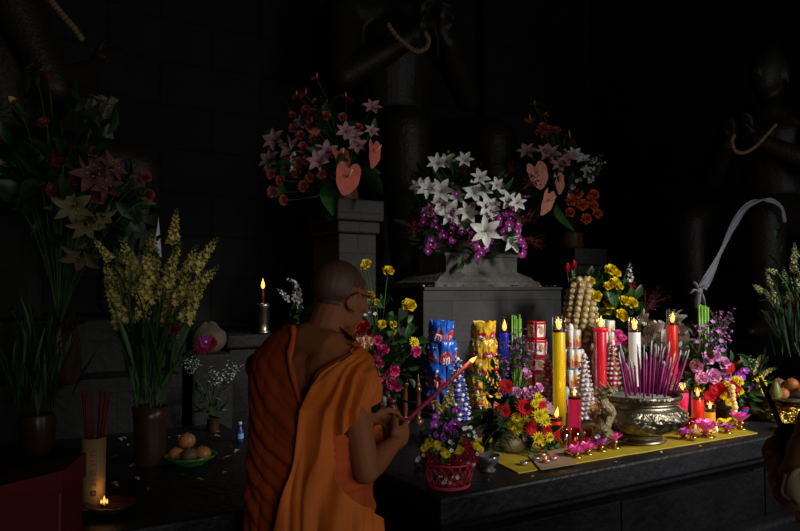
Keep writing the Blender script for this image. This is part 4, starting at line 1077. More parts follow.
# dragon handles: S shaped body climbing the side, head turned out over the rim, crest spikes, claws
m_drag = mat('dull brass relief', (.34, .28, .16), rough=.42, metal=.85, var=.5, scale=40, bump=.8, bscale=120, inst=0)
def dragon():
    b = MB(); H = .255
    pts = spline([(.262, 0, .055), (.300, .01, .050), (.318, .0, .085), (.285, -.01, .125), (.272, .0, .165), (.300, .012, .20), (.318, 0, .235), (.300, -.005, .268), (.272, 0, .288)], 6)
    n = len(pts)
    rad = [.018 + .022 * math.sin(PI * min(1, .12 + .95 * i / n)) for i in range(n)]
    b.tube(pts, rad, 10, 0)
    for i in range(2, n - 2, 2):                     # dorsal spikes and scale lumps
        p = pts[i]; t = (pts[i + 1] - pts[i - 1]).normalized(); s = V((0, 1, 0)).cross(t).normalized()
        s = s if s.x > 0 else -s
        b.add([p + s * rad[i] * .7 - t * .010, p + s * rad[i] * .7 + t * .010, p + s * (rad[i] + .020) + t * .012, p + s * rad[i] + V((0, .006, 0)), p + s * rad[i] - V((0, .006, 0))], [(0, 3, 2), (3, 1, 2), (1, 4, 2), (4, 0, 2)], 0)
        for q in (-1, 1): b.ell(p + V((0, q * rad[i] * .85, 0)), (.008, .006, .008), n=6, k=4)
    hd = pts[-1]
    b.ell(hd + V((-.006, 0, .010)), (.028, .020, .022), n=10, k=7)                       # skull
    b.tube([hd + V((-.015, 0, .012)), hd + V((-.045, 0, .016)), hd + V((-.066, 0, .022))], [.019, .014, .010], 8)   # upper jaw
    b.tube([hd + V((-.012, 0, -.004)), hd + V((-.040, 0, -.010)), hd + V((-.056, 0, -.004))], [.013, .009, .006], 8)
    for q in (-1, 1):
        b.ell(hd + V((-.018, q * .015, .024)), .007, n=8, k=5)
        b.tube(spline([hd + V((.004, q * .012, .024)), hd + V((.030, q * .022, .048)), hd + V((.048, q * .020, .070))], 4), [.007] * 4 + [.005] * 4 + [.002], 6)       # horns
        b.tube(spline([hd + V((-.004, q * .018, .005)), hd + V((.026, q * .034, .012)), hd + V((.056, q * .036, .03))], 4), [.008] * 4 + [.006] * 4 + [.001], 6)     # mane
        b.tube(spline([hd + V((.004, q * .016, -.006)), hd + V((.034, q * .030, -.012)), hd + V((.060, q * .03, .002))], 4), [.008] * 4 + [.006] * 4 + [.001], 6)
        b.tube(spline([pts[20] + V((0, q * .014, 0)), pts[20] + V((.03, q * .03, .01)), pts[20] + V((.045, q * .03, -.02)), pts[20] + V((.05, q * .03, -.03))], 4), [.011] * 8 + [.007] * 5, 7)
        b.tube(spline([pts[8] + V((0, q * .014, 0)), pts[8] + V((.028, q * .03, .012)), pts[8] + V((.05, q * .032, -.012)), pts[8] + V((.055, q * .032, -.03))], 4), [.012] * 8 + [.007] * 5, 7)
    return b
ang = math.atan2(-RT.y, -RT.x) + .66
dm = dragon().mesh('dragon', m_drag)
for s, a in ((1, ang), (-1, ang + PI)):
    o = link('dragon_handle', dm, ce, (0, 0, 0)); o.rotation_euler = (0, 0, a); o.scale = (1.0, 1.12, .90); o.location = (0, 0, .028)

# joss sticks in the censer
m_joss = mat('magenta joss stick', (.24, .008, .11), rough=.7, var=.25, scale=30); m_jash = mat('pale ash tip', (.50, .46, .46), rough=.9, var=.2)
rr = random.Random(21)
px_list = [619, 621, 624, 631, 633, 638, 640, 643, 648, 650, 653, 655, 658, 660, 662, 664, 666, 668, 670, 673, 678, 683, 686, 646, 657, 663, 669, 627]
js0 = None
for i, px in enumerate(px_list):
    a = rr.uniform(0, 6.28); r_ = .17 * math.sqrt(rr.random())
    tx = px + rr.uniform(-1.5, 1.5) + (px - 650) * .06; ty = rr.uniform(340, 364); dd = cd + rr.uniform(-.1, .16)
    bx = 641 + (px - 641) * .70; foot = P(bx, 390, dd); foot.z = TBL + .005 + .245 * .9
    tip = P(tx, ty, dd + rr.uniform(-.02, .02))
    d_ = tip - foot; L = d_.length
    o = thing('joss_stick', 'magenta joss stick with grey ash tip standing in the brass censer', 'incense stick', foot, 0, 'joss sticks in the censer')
    o.rotation_mode = 'QUATERNION'; o.rotation_quaternion = d_.to_track_quat('Z', 'Y')
    w_ = rr.choice((.0042, .0048, .0062))
    ln = L * rr.uniform(.72, .86)
    MB().tube([(0, 0, -.03), (0, 0, ln)], w_, 7).build('stick', m_joss, o)
    MB().tube([(0, 0, ln), (.001, 0, lerp(ln, L, .6)), (rr.uniform(-.006, .006), rr.uniform(-.006, .006), L)], [w_ * .95, w_ * .8, w_ * .4], 6).build('ash_tip', m_jash, o)

# ================================================================ offering towers
def pack_fn(w, h, t, seed):
    """front skin of a crumpled pillow packet: y of the surface at (x, z)"""
    def fn(x, z):
        u, v = x / (w / 2), z / (h / 2)
        bul = max(0, 1 - abs(u) ** 3) * (max(0, 1 - (abs(v) / .84) ** 4) if abs(v) < .84 else 0)
        wr = noise.noise(V((u * 2.6 + seed, v * 3.4, seed))) * .28 + noise.noise(V((u * 6, v * 2.2 + seed, 3.1))) * .16 + (.10 * math.sin(u * 22) if abs(v) > .7 else 0)
        return -t * (.06 + .62 * bul ** .6 + wr * (.35 + bul))
    return fn
def pack_mesh(w, h, t, seed):
    b = MB(); f = pack_fn(w, h, t, seed)
    def P3(u, v, s): x, z = (u - .5) * w, (v - .5) * h; zz = z * (1 - .05 * math.sin(u * 9 + seed)); return V((x * (1 + .10 * max(0, v - .8) / .2), f(x, z) * s, zz))
    b.grid(lambda u, v: P3(u, v, 1), 15, 21, 0); b.grid(lambda u, v: P3(1 - u, v, -1), 9, 13, 0)
    return b
def txt_mesh(s, size, m):
    cu = bpy.data.curves.new('letters', 'FONT'); cu.body = s; cu.size = 1; cu.align_x = 'CENTER'; cu.align_y = 'CENTER'; cu.offset = .03
    o = bpy.data.objects.new('letters', cu); COL.objects.link(o)
    bpy.context.view_layer.update()
    me = bpy.data.meshes.new_from_object(o.evaluated_get(bpy.context.evaluated_depsgraph_get()))
    bpy.data.objects.remove(o); me.materials.clear(); me.materials.append(m)
    return me
def on_pack(f, w, h, shape, mi, b, lift, c=(0, 0)):
    """lay a fan of points (x, z) on the packet skin"""
    pts = [V((c[0] + x, f(c[0] + x, c[1] + z) - lift, c[1] + z)) for x, z in shape]; n = len(pts)
    mid = [V((c[0] + x * .5, f(c[0] + x * .5, c[1] + z * .5) - lift, c[1] + z * .5)) for x, z in shape]
    ctr = V((c[0], f(*c) - lift, c[1]))
    b.add(pts + mid + [ctr], [(i, (i + 1) % n, n + (i + 1) % n, n + i) for i in range(n)] + [(n + i, n + (i + 1) % n, 2 * n) for i in range(n)], mi, False)
def snack_tower(name, label, px, d, tiers, foil, inks, letters, group='towers of snack packets', lean=0.0, emby=0.0):
    q = P(px, 400, d); o = thing(name, label, 'offering tower', (q.x, q.y, TBL), 0, group)
    ztop = tiers[0][0]
    MB().lathe([(tiers[-1][3] * .55, 0), (tiers[-1][3] * .5, .02), (tiers[0][3] * .45, ztop - .03), (0, ztop - .02)], 10, 0).build('core', m_kraft, o)
    meL = txt_mesh(letters, 1.0, m_paper); LV = [V(v.co) for v in meL.vertices]; LF = [tuple(p.vertices) for p in meL.polygons]
    face = math.atan2(-FW.y, -FW.x); sd = 0
    for ti, (z1, z0, n, r) in enumerate(tiers):
        h = (z1 - z0) * 1.22; w = 2 * r * math.tan(PI / n) * 1.02; t = r * .42
        for k in range(n):
            sd += 1; f = pack_fn(w, h, t, sd * 1.7)
            a = face + (.32 if ti % 2 else -.28) + 2 * PI * k / n + rnd(-.06, .06)
            c_ = link('packet', pack_mesh(w, h, t, sd * 1.7).mesh('packet', foil), o, (r * math.cos(a) + lean * z1, r * math.sin(a), (z0 + z1) / 2 + rnd(-.006, .006)))
            c_.rotation_euler = (rnd(.10, .20), rnd(-.10, .10), a + PI / 2)
            if math.cos(a - face) < -.1: continue
            rr_ = random.Random(sd); e = MB()
            eh, ew = h * .47, w * .90; cz = h * (emby - .12)
            sh = [(ew / 2 * math.cos(x_) * (1 + .09 * math.sin(3 * x_ + sd)), eh / 2 * math.sin(x_) * (1 + .08 * math.cos(4 * x_ + sd))) for x_ in [2 * PI * i / 24 for i in range(24)]]
            on_pack(f, w, h, [(x * 1.10, z * 1.10) for x, z in sh], 1, e, .0012, (0, cz)); on_pack(f, w, h, sh, 0, e, .0022, (0, cz))
            for _ in range(4):       # small printed flecks above and below
                cx, cz2 = rr_.uniform(-.36, .36) * w, rr_.choice((rr_.uniform(.18, .34), rr_.uniform(-.36, -.28))) * h; q_ = rr_.uniform(.05, .11) * w
                on_pack(f, w, h, [(q_ * 1.4 * math.cos(x_), q_ * math.sin(x_)) for x_ in [2 * PI * i / 8 for i in range(8)]], rr_.choice((1, 2, 2)), e, .0015, (cx, cz2))
            e_ = e.build('emblem', inks, c_)
            sx, sz, ro = w * .74, h * .44, rr_.uniform(-.2, .2)
            l = MB(); l.add([(lambda x, z: V((x, f(x, cz + z) - .0032, cz + z)))(sx * (v.x * math.cos(ro) - v.y * math.sin(ro)), sz * (v.x * math.sin(ro) + v.y * math.cos(ro) )) for v in LV], LF, 0, False)
            l.build('lettering', m_paper, e_)
    return o
def zt(py, d): return CAMZ - (py - HOR) / FPX * d - TBL
d = 4.40
snack_tower('snack_tower', 'leaning tower of blue snack packets with red emblems, leftmost of the towers', 443, d, [(zt(322, d), zt(343, d), 5, .056), (zt(341, d), zt(366, d), 6, .072), (zt(365, d), zt(389, d), 6, .080), (zt(388, d), 0.0, 6, .086)], m_inkblue, [m_inkred, m_cookie, m_paper], 'm', lean=-.03)
d = 4.55
snack_tower('snack_tower', 'tower of yellow snack packets with red and white lettering', 483, d, [(zt(323, d), zt(341, d), 5, .058), (zt(340, d), zt(360, d), 6, .068), (zt(359, d), zt(376, d), 6, .076), (zt(375, d), zt(392, d), 7, .082), (zt(391, d), 0, 7, .086)], m_inkyel, [m_inkred, m_cookie, m_paper], 'm', emby=-.06)

# red biscuit boxes tower
d = 4.72; q = P(536, 400, d); o = thing('biscuit_tower', 'tower of red biscuit packets beside the tall yellow candle', 'offering tower', (q.x, q.y, TBL), 0, 'towers of snack packets')
def bpack(w, h, t):
    b = MB(); b.box((-w / 2, -t / 2, -h / 2), (w / 2, t / 2, h / 2), 0, bev=.004)
    b.box((-w * .42, -t / 2 - .0015, -h * .36), (w * .42, -t / 2, h * .34), 1)
    n = 14
    b.add([(w * .06 + w * .26 * math.cos(2 * PI * i / n), -t / 2 - .0028, h * .02 + h * .24 * math.sin(2 * PI * i / n)) for i in range(n)], [tuple(range(n))], 2, False)
    b.add([(w * .3, -t / 2 - .0022, -h * .34), (w * .41, -t / 2 - .0022, -h * .34), (w * .41, -t / 2 - .0022, h * .3), (w * .34, -t / 2 - .0022, h * .1)], [(0, 1, 2, 3)], 3, False)
    b.add([(-w * .4, -t / 2 - .0022, h * .16), (-w * .02, -t / 2 - .0022, h * .22), (-w * .02, -t / 2 - .0022, h * .32), (-w * .4, -t / 2 - .0022, h * .32)], [(0, 1, 2, 3)], 3, False)
    return b.mesh('biscuit packet', [m_redfoil, m_paper, m_cookie, m_lblue])
face = math.atan2(-FW.y, -FW.x)
MB().lathe([(.05, 0), (.03, .5)], 8, 0).build('core', m_kraft, o)
for z1, z0, n, r in ((zt(321, d), zt(339, d), 5, .044), (zt(339, d), zt(356, d), 6, .056), (zt(356, d), zt(370, d), 6, .064), (zt(370, d), zt(386, d), 7, .072), (zt(386, d), 0, 7, .078)):
    w = 2 * r * math.tan(PI / n) * .98; pm = bpack(min(w, .085), (z1 - z0) * .97, .02)
    for k in range(n):
        a = face - .2 + 2 * PI * k / n + z1
        c_ = link('biscuit_packet', pm, o, (r * math.cos(a), r * math.sin(a), (z0 + z1) / 2)); c_.rotation_euler = (.06, rnd(-.04, .04), a + PI / 2)

# drink cans / cartons in tiers, left of the red candle
m_canw = mat('white drink carton', (.62, .60, .58), rough=.35, var=.15, scale=30)
def carton(w, h, mcol):
    b = MB(); b.lathe([(w * .42, 0), (w * .5, h * .04), (w * .5, h * .9), (w * .4, h * .97), (0, h * .97)], 12, 0)
    for a0 in range(3):
        def fn(u, v, a0=a0): a = a0 * 2 * PI / 3 + (u - .5) * 1.5; return V((w * .51 * math.cos(a), w * .51 * math.sin(a), h * (.05 + .42 * v * (1 - .5 * u))))
        b.grid(fn, 6, 4, 1)
        def fc(u, v, a0=a0): a = a0 * 2 * PI / 3 + (u - .5) * .9; return V((w * .52 * math.cos(a), w * .52 * math.sin(a), h * (.42 + .30 * v * math.sin(PI * (u * .8 + .1)))))
        b.grid(fc, 6, 4, 2)
    return b.mesh('carton', [m_canw, mcol, m_inkyel])
d = 4.38; q = P(570, 400, d); o = thing('carton_tower', 'tiered tower of white and orange drink cartons behind the yellow candle', 'offering tower', (q.x, q.y, TBL), 0, 'towers of snack packets')
MB().lathe([(.06, 0), (.04, zt(330, d))], 8, 0).build('core', m_canw, o)
cm = carton(.04, .105, m_orange)
for z0, n, r in ((0, 11, .075), (zt(402, d), 11, .073), (zt(386, d), 11, .07), (zt(366, d), 10, .066), (zt(347, d), 7, .046)):
    for k in range(n):
        a = 2 * PI * k / n + z0 * 3; c_ = link('drink_carton', cm, o, (r * math.cos(a), r * math.sin(a), z0)); c_.rotation_euler = (0, 0, rnd(0, 6.28)); c_.scale = (1, 1, 1.08)
MB().ell((0, 0, zt(328, d)), (.02, .02, .03), n=10, k=6).build('topknot', m_canw, o)

# striped packets tower behind the red candle
d = 4.56; q = P(604, 400, d); o = thing('carton_tower', 'narrow tower of red, white and blue cartons mostly behind the tall red candle', 'offering tower', (q.x, q.y, TBL), 0, 'towers of snack packets')
MB().lathe([(.05, 0), (.035, zt(330, d))], 8, 0).build('core', m_canw, o)
cm = carton(.044, .10, m_inkred); cm2 = carton(.044, .10, m_inkblue)
for z0, n, r in ((zt(395, d), 8, .062), (zt(376, d), 8, .06), (zt(358, d), 7, .054), (zt(343, d), 7, .05), (zt(332, d), 6, .044)):
    for k in range(n):
        a = 2 * PI * k / n + z0 * 3; c_ = link('drink_carton', cm if k % 2 else cm2, o, (r * math.cos(a), r * math.sin(a), max(0, z0 - .02))); c_.rotation_euler = (0, 0, rnd(0, 6.28))

# candy cones
m_wrap_w = mat('white wrapper', (.70, .68, .70), rough=.35, var=.2, scale=30); m_wrap_b = mat('dark blue wrapper', (.03, .04, .30), rough=.3, var=.3); m_wrap_r = mat('red wrapper', (.50, .02, .03), rough=.3, var=.3); m_wrap_g = mat('green wrapper', (.10, .30, .08), rough=.35, var=.3); m_wrap_o = mat('grey wrapper', (.56, .50, .52), rough=.35, var=.3)
def sweet(s, m1, m2):
    b = MB(); b.ell((0, 0, 0), (s * .62, s * .45, s * .42), n=8, k=6)
    b.grid(lambda u, v: V((s * .64 * math.cos(u * 2 * PI) * math.sin(v * .8 + 1.2) * .5, s * .47 * math.cos(u * 2 * PI), s * .44 * math.sin(u * 2 * PI))), 8, 3, 1)
    for q in (-1, 1):
        b.tube([(q * s * .55, 0, 0), (q * s * .78, 0, 0), (q * s * 1.05, 0, .0)], [s * .22, s * .1, s * .34], 6, 1, flat=.6, cap=False)
    return b.mesh('wrapped sweet', [m1, m2])
def candy_cone(label, px, d, top, r0, rows, meshes, group='cones of wrapped sweets', s=.02):
    q = P(px, 400, d); H = zt(top, d)
    o = thing('sweet_cone', label, 'offering cone', (q.x, q.y, TBL), 0, group)
    MB().lathe([(r0 * .92, 0), (r0 * .55, H * .5), (.008, H - .01), (0, H)], 16, 0).build('core', meshes[0].materials[1], o)
    cnt = 0
    for j in range(rows):
        t = (j + .5) / rows; r = r0 * (1 - t) ** .85 + .006; n = max(4, int(2 * PI * r / (s * 1.30)))
        for k in range(n):
            if cnt > 98: break
            a = 2 * PI * (k + .5 * (j % 2)) / n
            if math.cos(a - face) < -.35: continue   # its back stands against the next offering
            c_ = link('sweet', meshes[(k + j) % len(meshes)], o, (r * math.cos(a), r * math.sin(a), H * t)); c_.rotation_euler = (rnd(-.25, .25), rnd(-.3, .3), a + PI / 2); cnt += 1
    MB().ell((0, 0, H), s * .6, n=8, k=6).build('top_sweet', meshes[0].materials[0], o)
    return o
candy_cone('cone of blue and white wrapped sweets in front of the blue packet tower', 457, 4.1, 359, .075, 13, [sweet(.024, m_wrap_w, m_wrap_b), sweet(.024, m_wrap_b, m_wrap_w)], s=.025)
candy_cone('cone of red and white wrapped sweets left of the tall yellow candle', 547, 4.55, 355, .07, 14, [sweet(.022, m_wrap_w, m_wrap_r), sweet(.022, m_wrap_r, m_wrap_w), sweet(.022, m_wrap_o, m_wrap_w)], s=.022)
candy_cone('cone of grey-white wrapped sweets left of the tall red candle', 583.5, 4.12, 355, .060, 14, [sweet(.022, m_wrap_w, m_wrap_o), sweet(.022, m_wrap_o, m_wrap_w), sweet(.022, m_wrap_o, m_wrap_r)], s=.022)
candy_cone('cone of multicoloured wrapped sweets right of the tall red candle', 612, 4.46, 342, .062, 14, [sweet(.022, m_wrap_w, m_wrap_r), sweet(.022, m_wrap_g, m_wrap_w), sweet(.022, m_wrap_r, m_wrap_w), sweet(.022, m_wrap_w, m_wrap_o)], s=.022)

# cone of round pale fruits with two red tulips on top
d = 4.80; q = P(580, 400, d); H = zt(277, d)
o = thing('fruit_cone', 'tall tapering pile of small round cream fruits topped with two red tulips', 'offering cone', (q.x, q.y, TBL), 0)
m_lon = mat('cream fruit skin', (.36, .27, .10), rough=.45, var=.3, scale=18, bump=.1); m_lons = mat('fruit end', (.58, .54, .44), rough=.5)
MB().lathe([(.115, 0), (.105, H * .5), (.06, H - .03), (0, H - .02)], 14, 0).build('core', m_kraft, o)
lm = MB().ell((0, 0, 0), (.026, .026, .024), n=12, k=8).ell((0, 0, .019), (.012, .012, .008), n=8, k=4, mi=1).mesh('cream fruit', [m_lon, m_lons])
cnt = 0
for j in range(11):
    z = H - .02 - j * .040; r = lerp(.045, .125, (j / 10) ** .7); n = max(4, int(2 * PI * r / .050))
    for k in range(n):
        a = 2 * PI * (k + .5 * (j % 2)) / n
        if math.cos(a - face) < -.3 or cnt >= 100: continue
        cnt += 1
        c_ = link('cream_fruit', lm, o, (r * math.cos(a), r * math.sin(a), z)); c_.rotation_euler = (rnd(-.6, .6), PI / 2 + rnd(-.5, .3), a)
for x, y in ((567.5, 270), (574, 267)):
    p_ = P(x, y + 2, d); rel = p_ - V(o.location)
    t_ = link('tulip', KINDS['tulip'][1][0], o, rel, None, .040)
    MB().tube([rel, rel * .9 + V((0, 0, .0)), V((.0, 0, H - .03))], .004, 5).build('tulip_stem', m_stem, t_.parent)
lb = MB()
for k in range(10): leaf(lb, V((.0, 0, H - .02)) + V((RT.x * -.04, RT.y * -.04, 0)), V((rnd(-1, 1), rnd(-1, 1), 1.4)), rnd(.06, .09), .014, 0)
lb.build('tulip_leaves', m_leaf, o)

# ================================================================ turned wooden posts beside the roses
m_wood = mat('dark turned wood', (.085, .022, .010), rough=.22, var=.4, scale=8, spec=.6)
TP = [(405, 368, 4.0, 0), (418, 373, 4.0, 0), (371, 369, 3.9, 0), (381, 392, 3.75, 0), (391.5, 397, 3.65, 1)]
for i, (px, ty, d, fat) in enumerate(TP):
    q = P(px, 400, d); H = zt(ty, d); s = 1.35 if fat else 1
    o = thing('turned_wooden_post', ['slim turned wooden post with pointed finial, taller of the pair beside the blue packet tower', 'slim turned wooden post with pointed finial nearest the blue packet tower', 'turned wooden post half hidden behind the orange drape', 'short slim turned wooden post left of the thick one', 'thick short turned wooden post with rounded cap above the left hand of the monk'][i], 'wooden post', (q.x, q.y, TBL), 0, 'turned wooden posts beside the roses')
    MB().lathe([(.030 * s, 0), (.030 * s, .015), (.020 * s, .022), (.013 * s, .04), (.017 * s, .08), (.014 * s, .12), (.016 * s, H - .15), (.013 * s, H - .11), (.018 * s, H - .10)], 16, 0).build('shaft', m_wood, o)
    if fat:
        pf = [(.013 * s, 0), (.026 * s, .01), (.028 * s, .03), (.022 * s, .05), (.016 * s, .058), (.020 * s, .064), (.018 * s, .085), (0, .092)]
    else:
        pf = [(.012, 0), (.020, .006), (.021, .018), (.012, .026), (.016, .034), (.014, .046), (.009, .056), (.011, .062), (.007, .08), (0, .105)]
    MB().lathe(pf, 16, 0).build('finial', m_wood, o).location = (0, 0, H - (.092 if fat else .105))

# small dark bowl behind the basket
q = T(487, 470); o = thing('glass_bowl', 'dull glass bowl half hidden behind the red flower basket', 'bowl', q)
MB().lathe([(0, 0), (.03, 0), (.034, .01), (.02, .02), (.045, .045), (.052, .07), (.049, .07), (.04, .045), (0, .03)], 20, 0, cap=False).build('bowl', mat('dull glass', (.08, .08, .085), rough=.2, spec=.8, var=.3), o)

# ---- right end of the table: amber wrapped dishes, gold foil and fruit
m_celo = mat('gold foil wrap', (.26, .17, .03), rough=.15, metal=.9, var=.5, scale=14, bump=.9, bscale=45)
m_appl = mat('orange fruit skin', (.36, .11, .02), rough=.45, var=.25, scale=6, bump=.15, bscale=90); m_pear = mat('green pear skin', (.14, .15, .03), rough=.45, var=.3, scale=6); m_apple = mat('red yellow apple skin', (.52, .22, .08), rough=.35, var=.45, scale=4); m_applr = mat('russet fruit skin', (.16, .08, .04), rough=.5, var=.3, scale=6)
def fruit(name, label, p, r, m, g, sq_=.92, cat='fruit', stemm=True):
    o = thing(name, label, cat, p, rnd(0, 6), g)
    b = MB(); pr_ = [(0, .06 * r)] + [(r * math.sin(t) ** .9 if t < PI / 2 else r * math.sin(t), r * sq_ * (1 - math.cos(t)) + (0)) for t in [PI * i / 14 for i in range(1, 14)]] + [(r * .08, 2 * r * sq_ - .16 * r), (0, 2 * r * sq_ - .2 * r)]
    b.lathe(pr_, 18, 0, cap=False); b.build('flesh', m, o)
    if stemm: MB().tube([(0, 0, 2 * r * sq_ - .2 * r), (.004, 0, 2 * r * sq_ + .1 * r)], .0025, 5).build('stem', m_kraft, o)
    return o
tr = T(788, 418); trd = FPX * (CAMZ - TBL) / (418 - HOR)
o = thing('fruit_tray', 'silvery stemmed tray of fruit wrapped in gold foil at the right end of the altar', 'tray', tr)
MB().lathe([(0, 0), (.09, 0), (.085, .012), (.03, .03), (.025, .075), (.06, .10), (.15, .118), (.18, .135), (.176, .14), (.14, .125), (0, .122)], 32, 0, cap=False).build('stand', m_foil, o)
b = MB(); rr = random.Random(8)
b.grid(lambda u, v: (lambda a, r, n_: V((r * math.cos(a), r * math.sin(a), .005 + .10 * v + n_ * .02)))(2 * PI * u, lerp(.20, .12, v) + .035 * noise.noise(V((math.cos(2 * PI * u) * 4, math.sin(2 * PI * u) * 4, v * 5))), noise.noise(V((u * 14, v * 6, 3)))), 70, 14, 0, wrap=True)
b.build('foil_wrap', m_celo, o)
ft = V(tr) + V((0, 0, .127))
def fp(px, py): p_ = P(px, py, trd); return p_
for nm, lb, px, dz, r, m in (('orange', 'orange lying on the fruit tray at the right edge, foremost', 781, .0, .034, m_appl), ('orange', 'orange resting behind on the fruit tray, next to the pear', 790, .0, .040, m_appl), ('apple', 'russet apple at the back of the fruit tray', 777, .0, .036, m_applr), ('orange', 'orange at the far right of the fruit tray', 800, .0, .036, m_appl)):
    p_ = P(px, 390, trd + {781: -.06, 790: .02, 777: .08, 800: -.03}[px]); fruit(nm, lb, (p_.x, p_.y, ft.z + (.035 if px in (777, 790) else 0)), r, m, 'fruit on the right tray', .9)
p_ = P(774, 390, trd - .07); o = thing('pear', 'green pear standing at the left end of the fruit tray', 'fruit', (p_.x, p_.y, ft.z), 0, 'fruit on the right tray')
MB().lathe([(0, .004), (.022, .002), (.034, .02), (.033, .042), (.022, .07), (.014, .09), (.006, .10), (0, .10)], 16, 0, cap=False).build('flesh', m_pear, o); MB().tube([(0, 0, .098), (.005, 0, .118)], .002, 5).build('stem', m_kraft, o)
for px, py, r, lb in ((762, 420, .075, 'crumpled gold foil dish left of the fruit tray'), (795, 431, .085, 'crumpled gold foil dish at the front right altar edge')):
    q = T(px, py); o = thing('foil_dish', lb, 'dish', q, 0, 'gold foil dishes')
    b = MB(); b.grid(lambda u, v: (lambda a, r_: V((r_ * math.cos(a), r_ * math.sin(a), .004 + .045 * v ** 2 + .012 * noise.noise(V((u * 20, v * 8, px))))))(2 * PI * u, r * (.25 + .75 * v) * (1 + .12 * noise.noise(V((math.cos(2 * PI * u) * 3, math.sin(2 * PI * u) * 3, v * 3 + px))))), 48, 10, 0, wrap=True)
    b.build('dish', m_celo, o)

# red paper cup with yellow pompom strand between the bouquets
q = T(741, 418); o = thing('paper_cup', 'small red and blue paper cup between the right bouquets', 'cup', q)
MB().lathe([(0, 0), (.022, 0), (.032, .07), (.033, .072), (.030, .07), (.0, .01)], 16, 0, cap=False).build('cup', m_redfoil, o); MB().lathe([(.0275, .035), (.0315, .06)], 16, 0, cap=False).build('printed_band', m_inkblue, o)
b = MB()
for k in range(9):
    p_ = lerp(P(730, 387, 3.93), P(734, 418, 3.93), k / 8); b.ell(p_ + V((rnd(-.006, .006), rnd(-.004, .004), 0)), rnd(.014, .019), n=8, k=6)
q = T(732.5, 422); 
tag(b.build('popcorn_garland', mat('cream garland ball', (.70, .55, .22), rough=.7, var=.3, scale=20)), 'short strand of cream garland balls hanging down the right rose arrangement', 'garland')

# ================================================================ low side altar (left): fruit plate, incense pot, floating lamp, red box
q = T(192, 462); o = thing('green_fruit_plate', 'green plate of four apples on the side altar left of the monk', 'plate', q)
sd = FPX * (CAMZ - TBL) / (462 - HOR)
MB().lathe([(0, 0), (.06, 0), (.062, .006), (.10, .026), (.112, .040), (.108, .040), (.096, .030), (.055, .010), (0, .010)], 32, 0, cap=False).build('plate', mat('green enamel', (.03, .16, .02), rough=.3, var=.3), o)
for px, dz, r, lb, dd, m in ((178, 0, .034, 'apple at the left of the green plate', 0, m_apple), (191, 0, .036, 'reddish apple at the front middle of the green plate', -.035, m_applr), (204, 0, .037, 'yellowish apple at the right of the green plate', -.005, m_apple), (188.5, .05, .038, 'pale apple lying on top of the others on the green plate', .02, m_apple)):
    p_ = P(px, 400, sd + dd); fruit('apple', lb, (p_.x, p_.y, q.z + .012 + dz), r, m, 'apples on the green plate', .86)
# incense pot wrapped in printed paper, with a bundle of red joss sticks
q = T(96, 505); sd = FPX * (CAMZ - TBL) / (505 - HOR); H = zt(436, sd)
o = thing('incense_pot', 'tall tan paper-wrapped cylinder holding a bundle of dark red joss sticks', 'incense pot', q)
m_tan = mat('tan paper wrap', (.30, .19, .07), rough=.6, var=.25, scale=6)
rp = .041
MB().lathe([(0, 0), (rp, 0), (rp * .97, H * .5), (rp, H), (rp * .92, H), (rp * .9, H - .02), (0, H - .03)], 28, 0, cap=False).build('cylinder', m_tan, o)
b = MB(); n = 10
fa = math.atan2(-q.y, -q.x)
def curved(px0, pz0, px1, pz1, mi):
    b.grid(lambda u, v: (lambda a, z: V((rp * 1.012 * math.cos(a), rp * 1.012 * math.sin(a), z)))(fa + lerp(px0, px1, u), lerp(pz0, pz1, v)), 6, 2, mi, sm=False)
for k in range(4):                                   # brush-like red characters and a small dark seal
    z_ = H * .82 - k * .033
    curved(-.30, z_, .30, z_ + .005, 0); curved(-.05, z_ - .018, .03, z_ + .010, 0); curved(-.26, z_ - .020, -.18, z_ - .002, 0); curved(.15, z_ - .02, .24, z_ - .004, 0); curved(-.22, z_ - .012, .22, z_ - .008, 0)
curved(-.2, .05, .2, .068, 1); curved(-.15, .054, .15, .064, 0)
b.build('printed_characters', [mat('faded red ink', (.24, .06, .02)), m_wick], o)
rr = random.Random(2)
for i in range(26):
    a = rr.uniform(0, 6.28); r_ = .030 * math.sqrt(rr.random()); t_ = V((r_ * math.cos(a), r_ * math.sin(a), 0))
    MB().tube([V((q.x, q.y, q.z + H - .02)) + t_, V((q.x, q.y, q.z)) + t_ * 1.75 + V((0, 0, zt(392, sd) + rr.uniform(-.012, .008)))], .0027, 5).build('joss_stick', mat('dark red joss', (.13, .008, .012), rough=.7), None)
    s_ = bpy.context.scene.objects[-1] if False else None
for ob in [x for x in bpy.data.objects if x.name.startswith('joss_stick') and x.type == 'MESH']:
    tag(ob, 'thin dark red joss stick in the tan cylinder at the left', 'incense stick', 'joss sticks in the tan cylinder')
# floating oil lamp
q = T(113, 509); o = thing('oil_lamp', 'small oil lamp burning in a dark dish at the bottom left', 'lamp', q)
MB().lathe([(0, 0), (.045, 0), (.06, .01), (.085, .03), (.082, .031), (.058, .016), (0, .014)], 28, 0, cap=False).build('dish', mat('dark lacquer', (.05, .012, .010), rough=.25, var=.3), o)
MB().lathe([(0, .016), (.060, .0165)], 24, 0, cap=False).build('oil', mat('lamp oil', (.06, .02, .006), rough=.08, spec=.8), o)
lamp_c = T(107, 503, TBL + .02) - V(q); lamp_c.z = .016
MB().lathe([(0, 0), (.010, 0), (.012, .010), (0, .010)], 10, 0, lamp_c).build('float', m_gold, o)
for dx, hh in ((0, .028), (.010, .018), (-.010, .015)): link('flame', flame_mesh(hh), o, lamp_c + RT * dx + V((0, 0, .01)))
candle_light(V(o.location) + lamp_c + V((0, 0, .05)), .05)
